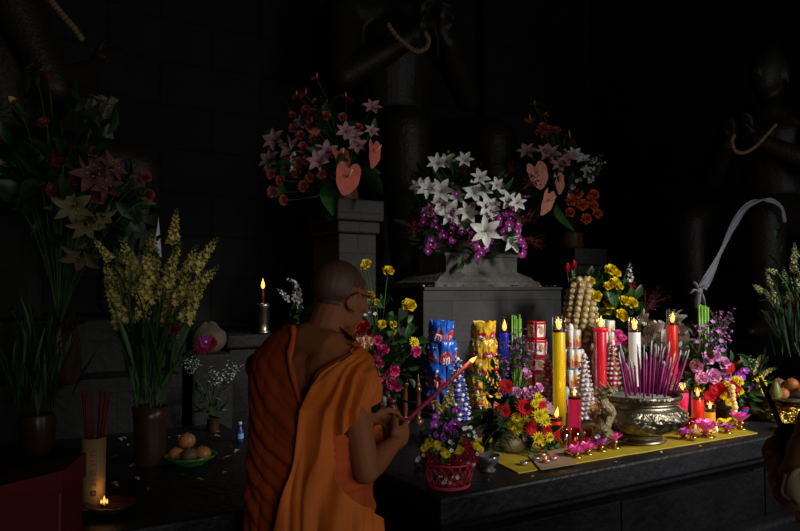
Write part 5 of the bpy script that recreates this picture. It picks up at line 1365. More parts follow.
# dark red donation box on the floor in front of the side altar
cB = P(40, 500, 2.0)
o = thing('red_offering_box', 'tall dark red box with sloping lid at the bottom left corner', 'box', (cB.x, cB.y, 0), YAW - PI / 2 + .10)
m_rbox = mat('dark red lacquer', (.085, .004, .006), rough=.5, var=.25, scale=5)
hB = CAMZ - (466 - HOR) / FPX * 2.0
w_, dp = .098, .085
b = MB(); b.box((-w_, -dp, 0), (w_, dp, hB - .05), bev=.006); b.build('box_body', m_rbox, o)
b = MB(); e_ = .006
b.add([(-w_ - e_, -dp - e_, hB - .05), (w_ + e_, -dp - e_, hB - .05), (w_ + e_, dp + e_, hB - .05), (-w_ - e_, dp + e_, hB - .05), (-w_ - e_, -dp - e_, hB - .035), (w_ + e_, -dp - e_, hB + .012), (w_ + e_, dp + e_, hB + .02), (-w_ - e_, dp + e_, hB - .025)], [(3, 2, 1, 0), (4, 5, 6, 7), (0, 1, 5, 4), (1, 2, 6, 5), (2, 3, 7, 6), (3, 0, 4, 7)], 0, False); b.build('box_lid', m_rbox, o)
# scattered pale petals
rr = random.Random(31)
pm = [MB().petal(frame((0, 0, 1)), .034, .010, 1.25, .3, .3, 0, 3, 5, rz=k).mesh('pale petal', mat('withered petal', (.48, .38, .18), rough=.6, var=.3)) for k in range(3)]
PP = [(117, 443), (124, 440), (130, 445), (112, 457), (132, 466), (133, 474), (141, 479), (120, 485), (150, 489), (173, 437), (180, 438), (186, 437), (216, 432), (222, 436), (224, 458), (224, 473), (186, 473), (148, 463), (160, 452), (236, 452), (231, 446), (128, 438), (115, 488), (205, 479)]
for i, (px, py) in enumerate(PP):
    q = T(px, py); o = link('scattered_petal', pm[i % 3], None, (q.x, q.y, TBL + .003)); o.rotation_euler = (0, 0, rr.uniform(0, 6)); s_ = rr.uniform(.6, 1.25); o.scale = (s_,) * 3
    tag(o, 'withered pale petal lying on the dark side altar', 'petal', 'petals on the side altar')
# small patterned bottle by the monk's left side
q = T(241, 441); o = thing('small_bottle', "small blue and white bottle on the side altar close to the monk's robe", 'bottle', q)
MB().lathe([(0, 0), (.016, 0), (.018, .01), (.018, .06), (.008, .075), (.008, .088), (0, .088)], 14, 0, cap=False).build('bottle_body', m_wrap_b, o); MB().lathe([(.0185, .02), (.0185, .045)], 14, 0, cap=False).build('paper_band', m_lblue, o); MB().lathe([(0, .088), (.010, .088), (.010, .10), (0, .10)], 10, 0).build('bottle_cap', m_paper, o)
# white paper cone behind the tuberoses
c_ = P(155, 300, 3.72); b = MB()
z0 = 1.12; ztip = CAMZ - (190 - HOR) / FPX * 3.72
b.lathe([(.055, 0), (.05, .03), (.028, (ztip - z0) * .6), (.003, ztip - z0)], 14, 0)
c_ = P(155, 300, 4.25); ztip = CAMZ - (190 - HOR) / FPX * 4.25; b = MB(); b.lathe([(.06, 0), (.055, .03), (.034, (ztip - z0) * .55), (.003, ztip - z0)], 14, 0)
o = b.build('paper_cone', mat('bluish white paper', (.55, .57, .72), rough=.7, var=.1)); o.location = (c_.x, c_.y, 1.42); o.scale = (1, 1, (ztip - 1.42) / (ztip - z0))
tag(o, 'tall pointed bluish-white paper cone behind the tuberoses', 'paper cone')
# stone finial lump left of the ledge
c_ = P(208, 350, 4.10); o = thing('rounded_stone', 'rounded brown stone lump on a block behind the tuberoses', 'stone', (c_.x, c_.y, 0)); z_ = CAMZ - (352 - HOR) / FPX * 4.10
MB().box((-.12, -.12, 0), (.12, .12, z_), bev=.02).build('stone_block', m_blockd, o)
b = MB(); b.grid(lambda u, v: (lambda a, ph: V((math.cos(a) * math.cos(ph) * .11, math.sin(a) * math.cos(ph) * .10, .085 + math.sin(ph) * .09)) * (1 + .10 * noise.noise(V((math.cos(a) * 2, math.sin(a) * 2, ph * 2)))))(2 * PI * u, lerp(-PI / 2, PI / 2, v)), 24, 14, 0, wrap=True)
b.build('stone_head', mat('brown stone', (.10, .07, .045), rough=.8, var=.4, scale=6, bump=.6), o).location = (0, 0, z_ - .005)
# brass candle on the ledge
c_ = P(263, 327, 4.75); hh = CAMZ - (298 - HOR) / FPX * 4.75 - LEDGE_Z
o = thing('brass_candle_holder', 'brass cup holding a thin burning candle alone on the back ledge', 'candle holder', (c_.x, c_.y, LEDGE_Z))
hz = CAMZ - (303 - HOR) / FPX * 4.75 - LEDGE_Z
MB().lathe([(0, 0), (.050, 0), (.052, .012), (.038, .022), (.042, .04), (.036, .06), (.044, .075), (.046, hz - .03), (.050, hz - .022), (.050, hz - .008), (.040, hz), (.0, hz)], 28, 0, cap=False).build('cup', m_brass, o)
MB().lathe([(0, hz), (.011, hz), (.010, hz + .09), (0, hz + .09)], 12, 0).build('wax', mat('dark red wax', (.10, .01, .01), rough=.4), o)
link('flame', flame_mesh(.075), o, (0, 0, hz + .095)); candle_light(V((c_.x, c_.y, LEDGE_Z + hz + .15)), .5)

# petals lying along the throne ledge
rr = random.Random(41)
pm = [MB().petal(frame((0, 0, 1)), .030, .012, 1.1, .3, .3, 0, 3, 4, rz=k).mesh('ledge petal', m) for k, m in enumerate((m_yel2, m_orange, m_white, m_lpink))]
for i in range(46):
    px = lerp(404, 556, i / 45) + rr.uniform(-2, 2); t_ = (px - 400) / FPX; dd = (PY0 + .03) / (math.sin(YAW) - t_ * math.cos(YAW)); q = P(px, 290, dd + rr.uniform(0, .06))
    if q.x < PX0 + .01 or q.y < PY0: continue
    o = link('ledge_petal', pm[i % 4], None, (q.x, q.y, 1.603)); o.rotation_euler = (0, 0, rr.uniform(0, 6))
    tag(o, 'fallen flower petal along the top edge of the grey pedestal', 'petal', 'petals along the pedestal edge')
# ================================================================ statues
def bake(b, name, mats, voxel, smooth=4, fac=.5):
    me = b.mesh(name, mats); o = bpy.data.objects.new('bake', me); COL.objects.link(o)
    m = o.modifiers.new('r', 'REMESH'); m.mode = 'VOXEL'; m.voxel_size = voxel; m.use_smooth_shade = True
    if smooth:
        s = o.modifiers.new('s', 'SMOOTH'); s.factor = fac; s.iterations = smooth
    bpy.context.view_layer.update()
    r = bpy.data.meshes.new_from_object(o.evaluated_get(bpy.context.evaluated_depsgraph_get()))
    bpy.data.objects.remove(o); bpy.data.meshes.remove(me)
    r.name = name; r.materials.clear()
    for m_ in (mats if isinstance(mats, (list, tuple)) else [mats]): r.materials.append(m_)
    r.polygons.foreach_set('use_smooth', [True] * len(r.polygons))
    return r


def lim(b, pts, rad, n=14):
    """limb with rounded ends"""
    b.tube(pts, rad, n, 0)
    b.ell(pts[0], rad[0], n=n, k=8); b.ell(pts[-1], rad[-1], n=n, k=8)


m_stat = mat('dark andesite statue', (.020, .0145, .011), rough=.5, var=.35, scale=3, bump=.35, bscale=40, inst=0)
def statue_mesh():
    b = MB()
    for s in (-1, 1):
        kx = s * .425
        lim(b, spline([V((s * .24, .02, 1.20)), V((s * .34, -.45, 1.22)), V((kx, -.80, 1.17))], 5), [lerp(.25, .19, i / 10) for i in range(11)])      # thigh
        lim(b, spline([V((kx, -.80, 1.14)), V((kx * .97, -.80, .70)), V((kx * .9, -.74, .12))], 5), [.185, .185, .18, .178, .176, .17, .16, .15, .14, .125, .12])  # shin
        lim(b, [V((kx * .9, -.74, .08)), V((kx * .95, -.95, .06)), V((kx, -1.10, .045))], [.10, .085, .05])                                     # foot
        sh = V((s * .52, .08, 2.30)); el = V((s * .62, -.18, 1.70)); wr = V((s * .16, -.52, 2.02))
        lim(b, [sh, lerp(sh, el, .5), el], [.17, .145, .125]); lim(b, [el, lerp(el, wr, .5), wr], [.12, .105, .08])
        hc = wr + V((-s * .06, -.03, .10)); b.ell(hc, (.07, .05, .10), n=10, k=7)
        for k in range(4):
            p0 = hc + V((s * (.045 - .03 * k), -.01, .08)); b.tube([p0, p0 + V((-s * .01, -.04, .08)), p0 + V((-s * .03, -.09, .09))], [.022, .02, .016], 7)
        b.tube([hc + V((s * .05, -.03, .0)), hc + V((s * .02, -.10, .05)), hc + V((-s * .01, -.12, .10))], [.025, .022, .018], 7)
    b.ell((0, .10, 1.22), (.46, .36, .26), n=18, k=12)                    # hips
    lim(b, spline([V((0, .12, 1.25)), V((0, .10, 1.65)), V((0, .08, 2.05)), V((0, .06, 2.32))], 4), [.36, .34, .33, .325, .33, .34, .36, .375, .38, .385, .38, .34, .28], 18)
    lim(b, [V((-.42, .08, 2.34)), V((0, .08, 2.42)), V((.42, .08, 2.34))], [.19, .19, .19])
    lim(b, [V((0, .06, 2.40)), V((0, .02, 2.66))], [.15, .14])
    b.ell((0, -.02, 2.86), (.20, .235, .27), n=18, k=12); b.ell((0, -.05, 2.74), (.16, .19, .17), n=14, k=10)
    b.ell((0, .02, 3.10), (.10, .10, .09), n=12, k=8)                     # ushnisha
    b.tube([(0, -.25, 2.90), (0, -.30, 2.80)], [.025, .045], 8)
    for s in (-1, 1): b.ell((s * .205, .0, 2.78), (.025, .05, .13), n=8, k=6)
    # robe hem stretched between the shins
    b.grid(lambda u, v: V((lerp(-.40, .40, u), -.70 + .10 * math.sin(PI * u) - .012 * math.sin(u * 40), lerp(1.10, .30, v))), 30, 8, 0)
    b.grid(lambda u, v: V((lerp(.40, -.40, u), -.64 + .10 * math.sin(PI * u), lerp(1.10, .30, v))), 30, 8, 0)
    return bake(b, 'statue body', m_stat, .022, 5)
SM = statue_mesh()
def statue(label, loc, rz, s):
    o = thing('seated_statue', label, 'statue', loc, rz)
    link('body', SM, o, None, None, s)
    return o
st = statue('dark stone statue of a seated figure with hanging legs above the grey pedestal', (3.54, 5.85, 1.605), 0, 1.12)
sr = statue('dark stone seated statue at the right wall with a white sash over its knee', (6.0, 3.56, 1.22), -PI / 2, .8)
sl = statue('barely visible dark seated statue at the left with a pale scarf', (.22, 4.72, 1.425), PI / 2, .75)
q = thing('stone_throne', 'stone throne block behind the hanging legs of the central statue', 'throne', (3.54, 5.55, 1.602))
MB().box((-.50, -.08, 0), (.50, .70, 1.06), bev=.03).build('seat_block', m_plinth and m_blockd, q)
MB().box((-.30, -.098, .30), (.30, -.082, .80), bev=.004).build('seat_panel', mat('worn pale stone', (.085, .075, .06), rough=.8, var=.3, scale=5, bump=.5), q)
q = thing('stone_throne', 'broad dark stone throne under the statue at the right wall', 'throne', (5.95, 3.56, 0))
MB().box((-.62, -1.05, 0), (1.2, 1.0, 1.20), bev=.015).build('seat_base', m_blockd, q); MB().box((-.30, -.50, 1.20), (.8, .50, 1.96), bev=.02).build('seat_block', m_blockd, q)
q = thing('stone_throne', 'dark stone throne under the statue at the left', 'throne', (.22, 4.72, 1.422))
MB().box((-.7, -.40, 0), (.10, .40, .68), bev=.02).build('seat_block', m_blockd, q)


def ribbon(name, label, pts, w, m, cat, twist=0, fold=.18):
    pts = spline(pts, 10); n = len(pts); b = MB(); vs = []; K = 7
    side0 = None
    for i in range(n):
        t = (pts[min(i + 1, n - 1)] - pts[max(i - 1, 0)]).normalized()
        s = RT * 1.0; s = (s - t * s.dot(t)).normalized(); nrm = t.cross(s)
        a = twist * math.sin(i / n * 7); s2 = s * math.cos(a) + nrm * math.sin(a); n2 = t.cross(s2)
        ww = (w[0] + (w[1] - w[0]) * i / n) if isinstance(w, tuple) else w
        for k in range(K):
            u = k / (K - 1) * 2 - 1
            vs.append(pts[i] + s2 * (ww * u) + n2 * (ww * fold * math.sin(u * 5 + i * .25)))
    fs = [(i * K + k, i * K + k + 1, (i + 1) * K + k + 1, (i + 1) * K + k) for i in range(n - 1) for k in range(K - 1)]
    b.add(vs, fs)
    o = V(pts[-1]); ob = b.build(name, m, None, None, o); ob.location = o
    return tag(ob, label, cat)
m_sash = mat('white satin sash', (.42, .43, .50), rough=.45, var=.15, scale=8)
m_sashd = mat('shaded white scarf', (.16, .155, .13), rough=.7, var=.2)  # white scarf, colour darkened to stand in for the shade around it
ribbon('satin_scarf', 'long white satin sash falling from the knee of the right statue', [P(786, 222, 5.35), P(782, 206, 5.30), P(766, 199, 5.25), P(748, 206, 5.2), P(735, 224, 5.17), P(722, 250, 5.15), P(709, 276, 5.13), P(702, 288, 5.12)], (.012, .034), m_sash, 'sash', .5, .35)
b = MB(); kn = P(699, 291, 5.12); b.ell(kn, (.028,.024,.026), n=10, k=7)
for dx, dy in ((-.05, .06), (.04, -.11), (-.02, -.13), (.06, .03), (-.07, -.02)):
    b.tube(spline([kn, kn + RT * dx * .6 + V((0, 0, dy * .6 + .02)), kn + RT * dx + V((0, 0, dy))], 4), [.02, .024, .026, .026, .028, .028, .024, .02, .012], 7, 0, flat=.35)
o = b.build('sash_knot', m_sash, None, None, kn); o.parent = bpy.data.objects['satin_scarf']; o.matrix_parent_inverse = Matrix.Identity(4); o.location = kn - V(bpy.data.objects['satin_scarf'].location)
ribbon('pale_scarf', 'dim pale scarf hanging in two tails beside the left statue', [P(90, 96, 4.1), P(93, 112, 4.1), P(98, 130, 4.1), P(104, 150, 4.1), P(110, 168, 4.1)], (.05, .075), m_sashd, 'scarf', .4, .5)
sc2 = ribbon('scarf_tail', '', [P(108, 96, 4.12), P(104, 112, 4.1), P(99, 130, 4.12), P(95, 150, 4.12)], (.045, .035), m_sashd, 'x', .4, .5)
w_ = V(sc2.location); del sc2['label']; del sc2['category']; sc2.parent = bpy.data.objects['pale_scarf']; sc2.location = w_ - V(bpy.data.objects['pale_scarf'].location)
m_garl = mat('dried jasmine string', (.24, .15, .07), rough=.8, var=.3, scale=30)
def garland(label, pts, r, m=None):
    pts = spline(pts, 9); b = MB()
    for i, p in enumerate(pts):
        b.ell(p, r * (1 + .15 * math.sin(i * 2.1)), n=7, k=5)
    c = pts[len(pts) // 2]; o = b.build('flower_garland', m or m_garl, None, None, c); o.location = c
    return tag(o, label, 'garland', None)
garland('dim curl of dried flower string at the hands of the central statue', [P(388, 22, 6.0), P(396, 33, 6.0), P(407, 43, 6.0), P(417, 49, 6.0), (P(426, 46, 6.0)), P(429, 38, 6.0), P(426, 31, 6.0)], .021)
garland('dim curved flower string high on the right wall, above the white sash', [P(778, 124, 5.5), P(768, 135, 5.5), P(757, 146, 5.5), P(746, 152, 5.5), P(737, 150, 5.5), P(734, 140, 5.5), P(736, 135, 5.5)], .014)
garland('dim hanging flower string at the top left of the chamber', [P(44, -6, 4.2), P(52, 4, 4.2), P(60, 14, 4.2), P(70, 25, 4.2), P(78, 36, 4.2)], .020)

# ================================================================ people
m_skin = mat('skin', (.27, .088, .032), rough=.6, spec=.25, var=.10, scale=9, bump=.05, bscale=120, inst=0)
m_scalp = mat('shaved scalp', (.085, .036, .018), rough=.55, var=.18, scale=60, inst=0)
m_nail = mat('nail', (.45, .24, .16), rough=.3)
m_lip = mat('lips', (.26, .07, .045), rough=.45)


def fingers(b, wrist, f, n, s, curl=(1.0, 1.35, .9), r=.0085, spread=.018, hook=True):
    """palm, four separate bent fingers of unequal length and a thumb; f towards the knuckles, n out of the palm, s towards the thumb side"""
    f, n, s = f.normalized(), n.normalized(), s.normalized(); M = Matrix((s, f, n)).transposed()
    b.ell(wrist + f * .048, (.040, .054, .017), M, n=14, k=9)
    b.ell(wrist + f * .070, (.042, .026, .015), M, n=14, k=8)
    b.ell(wrist + f * .035 + s * .024 + n * .010, (.018, .032, .016), M, n=10, k=7)       # thumb ball
    b.tube([wrist - f * .03, wrist + f * .02], [.026, .030], 12, 0, flat=.72)
    for k in range(4):
        L = (.040, .045, .042, .034)[k]; rr_ = r * (1, 1.02, .97, .86)[k]
        p = wrist + f * (.088 + (.0, .005, .002, -.006)[k]) + s * (.0315 - .0205 * k); a = 0; pts = [p - f * .015, p]; rad = [rr_ * 1.05, rr_ * 1.12]
        for j, (seg, ca) in enumerate(zip((L, L * .66, L * .55), curl)):
            a += ca * (1 + .05 * k); d_ = f * math.cos(a) + n * math.sin(a) + s * (spread * (1.5 - k))
            mid = p + d_ * seg * .5; p = p + d_ * seg; pts += [mid, p]; rad += [rr_ * (.96 - .05 * j), rr_ * (1.02 - .09 * j)]
        b.tube(pts, rad, 9, 0); b.ell(pts[-1], rad[-1], n=9, k=6)
    p0 = wrist + f * .022 + s * .030 + n * .006; p1 = p0 + f * .030 + s * .020 + n * .018; p2 = p1 + f * .026 - s * .002 + n * .020; p3 = p2 + f * .016 - s * .020 + n * .008
    b.tube([p0, p1, p2, p3], [.0145, .0125, .0110, .0095], 10, 0); b.ell(p3, .0095, n=9, k=6)


def make_person(J, headM, hc, voxel=.0042, slim=1.0):
    """one continuous body; J holds joints in local space, headM/hc the head frame and centre"""
    b = MB(); H = lambda *v: hc + headM @ V(v)
    # trunk
    b.ell((0, .0, .93), (.165 * slim, .125, .13), n=18, k=12)
    lim(b, [V((0, .0, .95)), V((0, .005, 1.06)), V((0, .0, 1.18)), V((0, -.005, 1.30))], [.125, .118, .128, .120], 18)
    for s in (-1, 1):
        b.ell((s * .075, -.005, 1.26), (.105, .105, .15), n=14, k=10)
        b.ell((s * .085, -.055, 1.30), (.075, .05, .105), n=12, k=8)       # shoulder blades
        lim(b, [V((0, -.01, 1.42)), V((s * .10, -.012, 1.405)), V((s * .140, -.005, 1.372))], [.070, .058, .050])   # trapezius to deltoid
        k_ = 'R' if s > 0 else 'L'
        sh, el, wr = J['sh' + k_], J['el' + k_], J['wr' + k_]
        b.ell(sh, (.058, .060, .068), n=12, k=8)
        lim(b, [sh, lerp(sh, el, .35), lerp(sh, el, .75), el], [.054, .051, .044, .040]); b.ell(el, .041, n=12, k=8)
        lim(b, [el, lerp(el, wr, .25), lerp(el, wr, .65), wr], [.039, .042, .034, .026])
        f, n, s_ = J['hand' + k_]; fingers(b, wr, f, n, s_, J.get('curl' + k_, (.95, 1.3, .9)))
        hip = V((s * .095, .0, .90)); kn = V((s * .10, .02, .48)); an = V((s * .10, -.02, .09))
        lim(b, [hip, lerp(hip, kn, .5), kn], [.092, .078, .056]); lim(b, [kn, lerp(kn, an, .3), lerp(kn, an, .7), an], [.054, .056, .044, .036])
        lim(b, [V((s * .10, -.05, .04)), V((s * .105, .06, .045)), V((s * .11, .15, .028)), V((s * .11, .19, .022))], [.036, .038, .030, .020])
    # neck and head
    nb = V(J.get('nb', (0, -.005, 1.38))); nt = H(0, -.028, -.055)
    lim(b, [nb, lerp(nb, nt, .5), nt], [.068, .060, .058])
    b.ell(H(0, -.016, .030), (.0755, .096, .086), headM, n=22, k=16)       # skull
    b.ell(H(0, .030, .010), (.068, .070, .085), headM, n=18, k=12)         # forehead and face
    b.ell(H(0, .032, -.050), (.058, .060, .070), headM, n=18, k=12)        # jaw
    b.ell(H(0, .068, -.100), (.026, .024, .022), headM, n=10, k=8)         # chin
    for s in (-1, 1):
        b.ell(H(s * .040, .062, -.020), (.026, .030, .026), headM, n=10, k=8)   # cheekbone
        b.ell(H(s * .050, .005, -.075), (.018, .034, .028), headM, n=10, k=8)   # jaw corner
        b.ell(H(s * .030, .088, .024), (.026, .011, .009), headM, n=10, k=6)    # brow ridge
        b.ell(H(s * .013, .103, -.032), (.010, .010, .008), headM, n=8, k=6)    # nostril wing
        # ear: rim ring with lobe
        ring = [H(s * (.076 + .008 * math.cos(t * 1.0 - .6)), -.008 + .019 * math.cos(t), -.010 + .033 * math.sin(t)) for t in [2 * PI * i / 14 for i in range(15)]]
        b.tube(ring, .0062, 7, 0); b.ell(H(s * .073, -.002, -.010), (.008, .017, .028), headM, n=10, k=7); b.ell(H(s * .077, .0, -.042), (.008, .010, .012), headM, n=8, k=6)
    b.tube([H(0, .094, .016), H(0, .106, -.010), H(0, .118, -.030)], [.010, .012, .0135], 10)      # nose
    b.ell(H(0, .094, -.060), (.024, .011, .007), headM, n=10, k=6); b.ell(H(0, .091, -.073), (.021, .012, .008), headM, n=10, k=6)
    return bake(b, 'body', [m_skin, m_scalp, m_lip], voxel, 5, .5)


def face_extras(root, headM, hc):
    H = lambda *v: hc + headM @ V(v); q = headM.to_quaternion()
    m_eye = mat('eye white', (.55, .5, .45), rough=.2); m_iris = mat('dark iris', (.02, .01, .006), rough=.1); m_brow = mat('eyebrow hair', (.02, .012, .008), rough=.8)
    for s in (-1, 1):
        e = link('eye', MB().ell((0, 0, 0), .0115, n=14, k=10).ell((0, .0085, 0), (.0052, .004, .0052), n=10, k=6, mi=1).mesh('eye', [m_eye, m_iris]), root, H(s * .031, .0855, .006), q)
        b = MB(); b.tube([H(s * .016, .103, .026), H(s * .032, .101, .031), H(s * .050, .088, .027)], [.003, .004, .002], 6, 0); b.build('eyebrow', m_brow, root)


# ---------------------------------------------------------------- the monk
MD = .286
mo = FW * 2.25 + RT * -MD
BF = (FW * .82 + RT * .57).normalized(); MRZ = math.atan2(BF.y, BF.x) - PI / 2
monk = thing('person', 'monk with shaved head and glasses in an orange robe, holding a lit incense stick', 'person', (mo.x, mo.y, 0), MRZ)
Minv = (Matrix.Translation((mo.x, mo.y, 0)) @ Matrix.Rotation(MRZ, 4, 'Z')).inverted()
def Lc(px, py, d): return Minv @ P(px, py, d)
st0 = P(403, 420, 2.47); st1 = P(470, 362, 2.72)         # the incense stick in world space
sdir = (Minv.to_3x3() @ (st1 - st0)).normalized()
elR, wrR = Lc(366, 469, 2.12), None
wrR = Lc(394, 442, 2.34); fR = (Lc(413, 425, 2.455) - wrR).normalized()
sR = V((0, 0, 1)) + sdir * .35; sR = (sR - fR * sR.dot(fR)).normalized(); nR = fR.cross(sR); nR = nR if nR.x < 0 else -nR
gripW = Minv.inverted() @ (wrR + fR * .078 + nR * .030 + sR * .01)
wrL = Lc(371, 419, 2.44); elL = V((-.235, .10, 1.10))
fL = (Lc(392, 427, 2.52) - wrL).normalized(); sL = V((0, .2, 1)); sL = (sL - fL * sL.dot(fL)).normalized(); nL = fL.cross(sL); nL = nL if nL.x > 0 else -nL
J = dict(nb=(.030, .0, 1.39), shR=Lc(349, 377, 2.15), shL=V((-.150, -.005, 1.372)), elR=elR, elL=elL, wrR=wrR, wrL=wrL, handR=(fR, nR, sR), handL=(fL, nL, sL), curlR=(1.0, 1.35, .95), curlL=(.95, 1.2, .8))
hyaw = R(-8); headM = Matrix.Rotation(hyaw, 3, 'Z') @ Matrix.Rotation(R(-13), 3, 'X')
hcM = Lc(340, 296, 2.30)
me = make_person(J, headM, hcM, .0040)
hi = headM.inverted()
mi = []
for p in me.polygons:
    h = hi @ (V(p.center) - hcM); k = 0
    if h.length < .16 and h.z > -.042 + .10 * max(0, h.y + .02):
        hair_front = .070 if h.z > .055 else (.050 if h.z > .03 else .012 if h.z > -.01 else -.035)
        if h.y < hair_front and not (abs(h.x) > .0775 and -.055 < h.z < .03): k = 1
    if abs(h.x) < .026 and h.y > .088 and -.084 < h.z < -.052: k = 2
    mi.append(k)
me.polygons.foreach_set('material_index', mi)
link('body', me, monk)
face_extras(monk, headM, hcM)
# glasses
m_gfr = mat('black spectacle frame', (.008, .008, .010), rough=.3)
b = MB(); H = lambda *v: hcM + headM @ V(v)
for s in (-1, 1):
    rim_ = [H(s * .033 + .024 * math.cos(t), .108 - .006 * abs(math.cos(t)) * (1 if s * math.cos(t) > 0 else 0), .004 + .017 * math.sin(t)) for t in [2 * PI * i / 20 for i in range(21)]]
    b.tube(rim_, .0018, 6, 0)
    b.tube([H(s * .057, .103, .010), H(s * .072, .085, .012), H(s * .083, .03, .010), H(s * .086, -.005, .010), H(s * .085, -.028, -.004), H(s * .083, -.042, -.020)], [.0021] * 6, 6, 0)
b.tube([H(-.009, .109, .008), H(0, .112, .010), H(.009, .109, .008)], .0018, 6, 0)
g = b.build('glasses', m_gfr, monk)
ml = glass('spectacle lens', (.95, .97, .97), .22)
for s in (-1, 1):
    b = MB(); n = 18; b.add([H(s * .033 + .0225 * math.cos(2 * PI * i / n), .108, .004 + .016 * math.sin(2 * PI * i / n)) for i in range(n)], [tuple(range(n))], 0, False); b.build('lens', ml, g)

# robe
m_robe = mat('shaded orange robe', (.44, .062, .004), rough=.75, var=.22, scale=5, bump=.10, bscale=220, inst=0, sss=0)  # same cloth as the drape, with shade put into the colour
m_drape = mat('lit orange drape', (.57, .118, .004), rough=.7, var=.18, scale=5, bump=.10, bscale=220, inst=0)  # lit copy of the robe cloth, brightness put into the colour
PRF = [(.08, .27, .21), (.5, .25, .19), (.8, .232, .170), (.95, .222, .158), (1.05, .214, .150), (1.2, .226, .146), (1.30, .236, .140), (1.37, .232, .128), (1.41, .205, .112), (1.44, .160, .098), (1.462, .118, .088), (1.478, .088, .080)]
PRF = [(z_, a_ * (.87 if z_ < 1.43 else .95), b_ * .93) for z_, a_, b_ in PRF]
def prof_at(z):
    if z <= PRF[0][0]: return PRF[0][1:]
    for k in range(len(PRF) - 1):
        if z <= PRF[k + 1][0]:
            t = (z - PRF[k][0]) / (PRF[k + 1][0] - PRF[k][0]); return (lerp(PRF[k][1], PRF[k + 1][1], t), lerp(PRF[k][2], PRF[k + 1][2], t))
    return PRF[-1][1:]
def surf(ph, z, off=0.0):
    a, bb = prof_at(z); a += off; bb += off
    s, c = math.sin(ph), math.cos(ph)
    e = .82
    if c < 0 and z > 1.22: bb *= lerp(1, .78, min(1, (z - 1.22) / .15))
    return V((a * math.copysign(abs(s) ** e, s), -bb * math.copysign(abs(c) ** e, c) + (.01 if z > 1.40 else 0), z))
def crease(t, p=.55):
    """sharp valley, round crest fold profile"""
    return abs(math.sin(t)) ** p * 2 - 1
POLY = [(x_ + .026, z_) for x_, z_ in [(-.035, 1.56), (-.032, 1.48), (-.016, 1.44), (.0, 1.385), (.03, 1.326), (.067, 1.245), (.095, 1.31), (.128, 1.36), (.170, 1.405), (.195, 1.43), (.15, 1.56)]]
def inpoly(x, z):
    c = False; n = len(POLY)
    for i in range(n):
        (x1, z1), (x2, z2) = POLY[i], POLY[i - 1]
        if (z1 > z) != (z2 > z) and x < (x2 - x1) * (z - z1) / (z2 - z1) + x1: c = not c
    return c
# drape over the right shoulder
XL = [(z_, min(x_ + .024, .172)) for z_, x_ in [(1.46, .118), (1.43, .175), (1.41, .150), (1.36, .118), (1.24, .070), (1.08, .052), (.91, .015), (.84, .0), (.08, -.06)]]
def xl(z):
    if z >= XL[0][0]: return XL[0][1]
    for k in range(len(XL) - 1):
        if z >= XL[k + 1][0]: t = (XL[k][0] - z) / (XL[k][0] - XL[k + 1][0]); return lerp(XL[k][1], XL[k + 1][1], t)
    return XL[-1][1]
def drape_range(z):
    a, bb = prof_at(min(z, 1.47)); x = xl(z); pl_ = math.copysign(math.asin(min(.999, abs(x) / (a + .016)) ** (1 / .82)), x)
    pr_hi, pr_lo = R(112), lerp(R(60), R(112), (lambda q: q * q * (3 - 2 * q))(min(1, max(0, (1.04 - z) / .18))))
    t = min(1, max(0, (z - 1.15) / .13)); t = t * t * (3 - 2 * t)
    return pl_, lerp(pr_lo, pr_hi, t)
NU, NV = 260, 190
Z0, Z1 = .08, 1.478
b = MB(); vs = []
for j in range(NV):
    z = lerp(Z0, Z1, (j / (NV - 1)))
    for i in range(NU):
        ph = 2 * PI * i / NU - PI; p = surf(ph, z)
        env = min(1, max(0, (1.46 - z) / .10))
        x = p.x; s = z - 1.5 * (x - .06) ** 2 + .35 * x
        w1 = noise.noise(V((x * 3, z * 3, 4))) ; sagw = math.exp(-((z - 1.05) / .26) ** 2) * (1 if abs(ph) < 1.9 else .4)
        sag = crease(s * 58 + 2.6 * w1) * .0062 + crease(s * 31 + 3 * w1 + 1) * .0075
        vert = crease(ph * 11 + 1.2 * noise.noise(V((ph * 2, z * 2.2, 1)))) * .0085 * (1 if z < .9 else max(.25, 1 - (z - .9) * 2.2))
        left = math.exp(-((ph + 1.35) / .45) ** 2)
        h = env * (sag * sagw * (1 - .7 * left) * (1 if x < .06 else max(.3, 1 - (x - .06) * 8)) + vert * (1 - .75 * sagw) + left * crease(ph * 16 + z * 2) * .006)
        h += .010 * math.exp(-((z - (.985 + 1.2 * (x - .06) ** 2)) / .020) ** 2) * env + .008 * math.exp(-((z - (.90 + 1.0 * (x - .05) ** 2)) / .018) ** 2) * env
        h += .008 * left * env
        nrm = V((p.x / .05, p.y / .03, 0)).normalized()
        vs.append(p + nrm * (h + .006))
fs = []
for j in range(NV - 1):
    for i in range(NU):
        q4 = (j * NU + i, j * NU + (i + 1) % NU, (j + 1) * NU + (i + 1) % NU, (j + 1) * NU + i)
        c_ = (vs[q4[0]] + vs[q4[2]]) * .5
        if c_.y < .03 and inpoly(c_.x, c_.z): continue
        if c_.y > .03 and c_.z > 1.40 and abs(c_.x) < .07: continue
        ph_ = 2 * PI * (i + .5) / NU - PI; lo_, hi_ = drape_range(c_.z)
        if lo_ + .16 < ph_ < hi_ - .26: continue
        if c_.x > .19 and abs(c_.y) < .075 and c_.z > 1.10 + abs(c_.y): continue      # arm hole, under the drape
        fs.append(q4)
b.add(vs, fs)
b.build('robe', m_robe, monk)
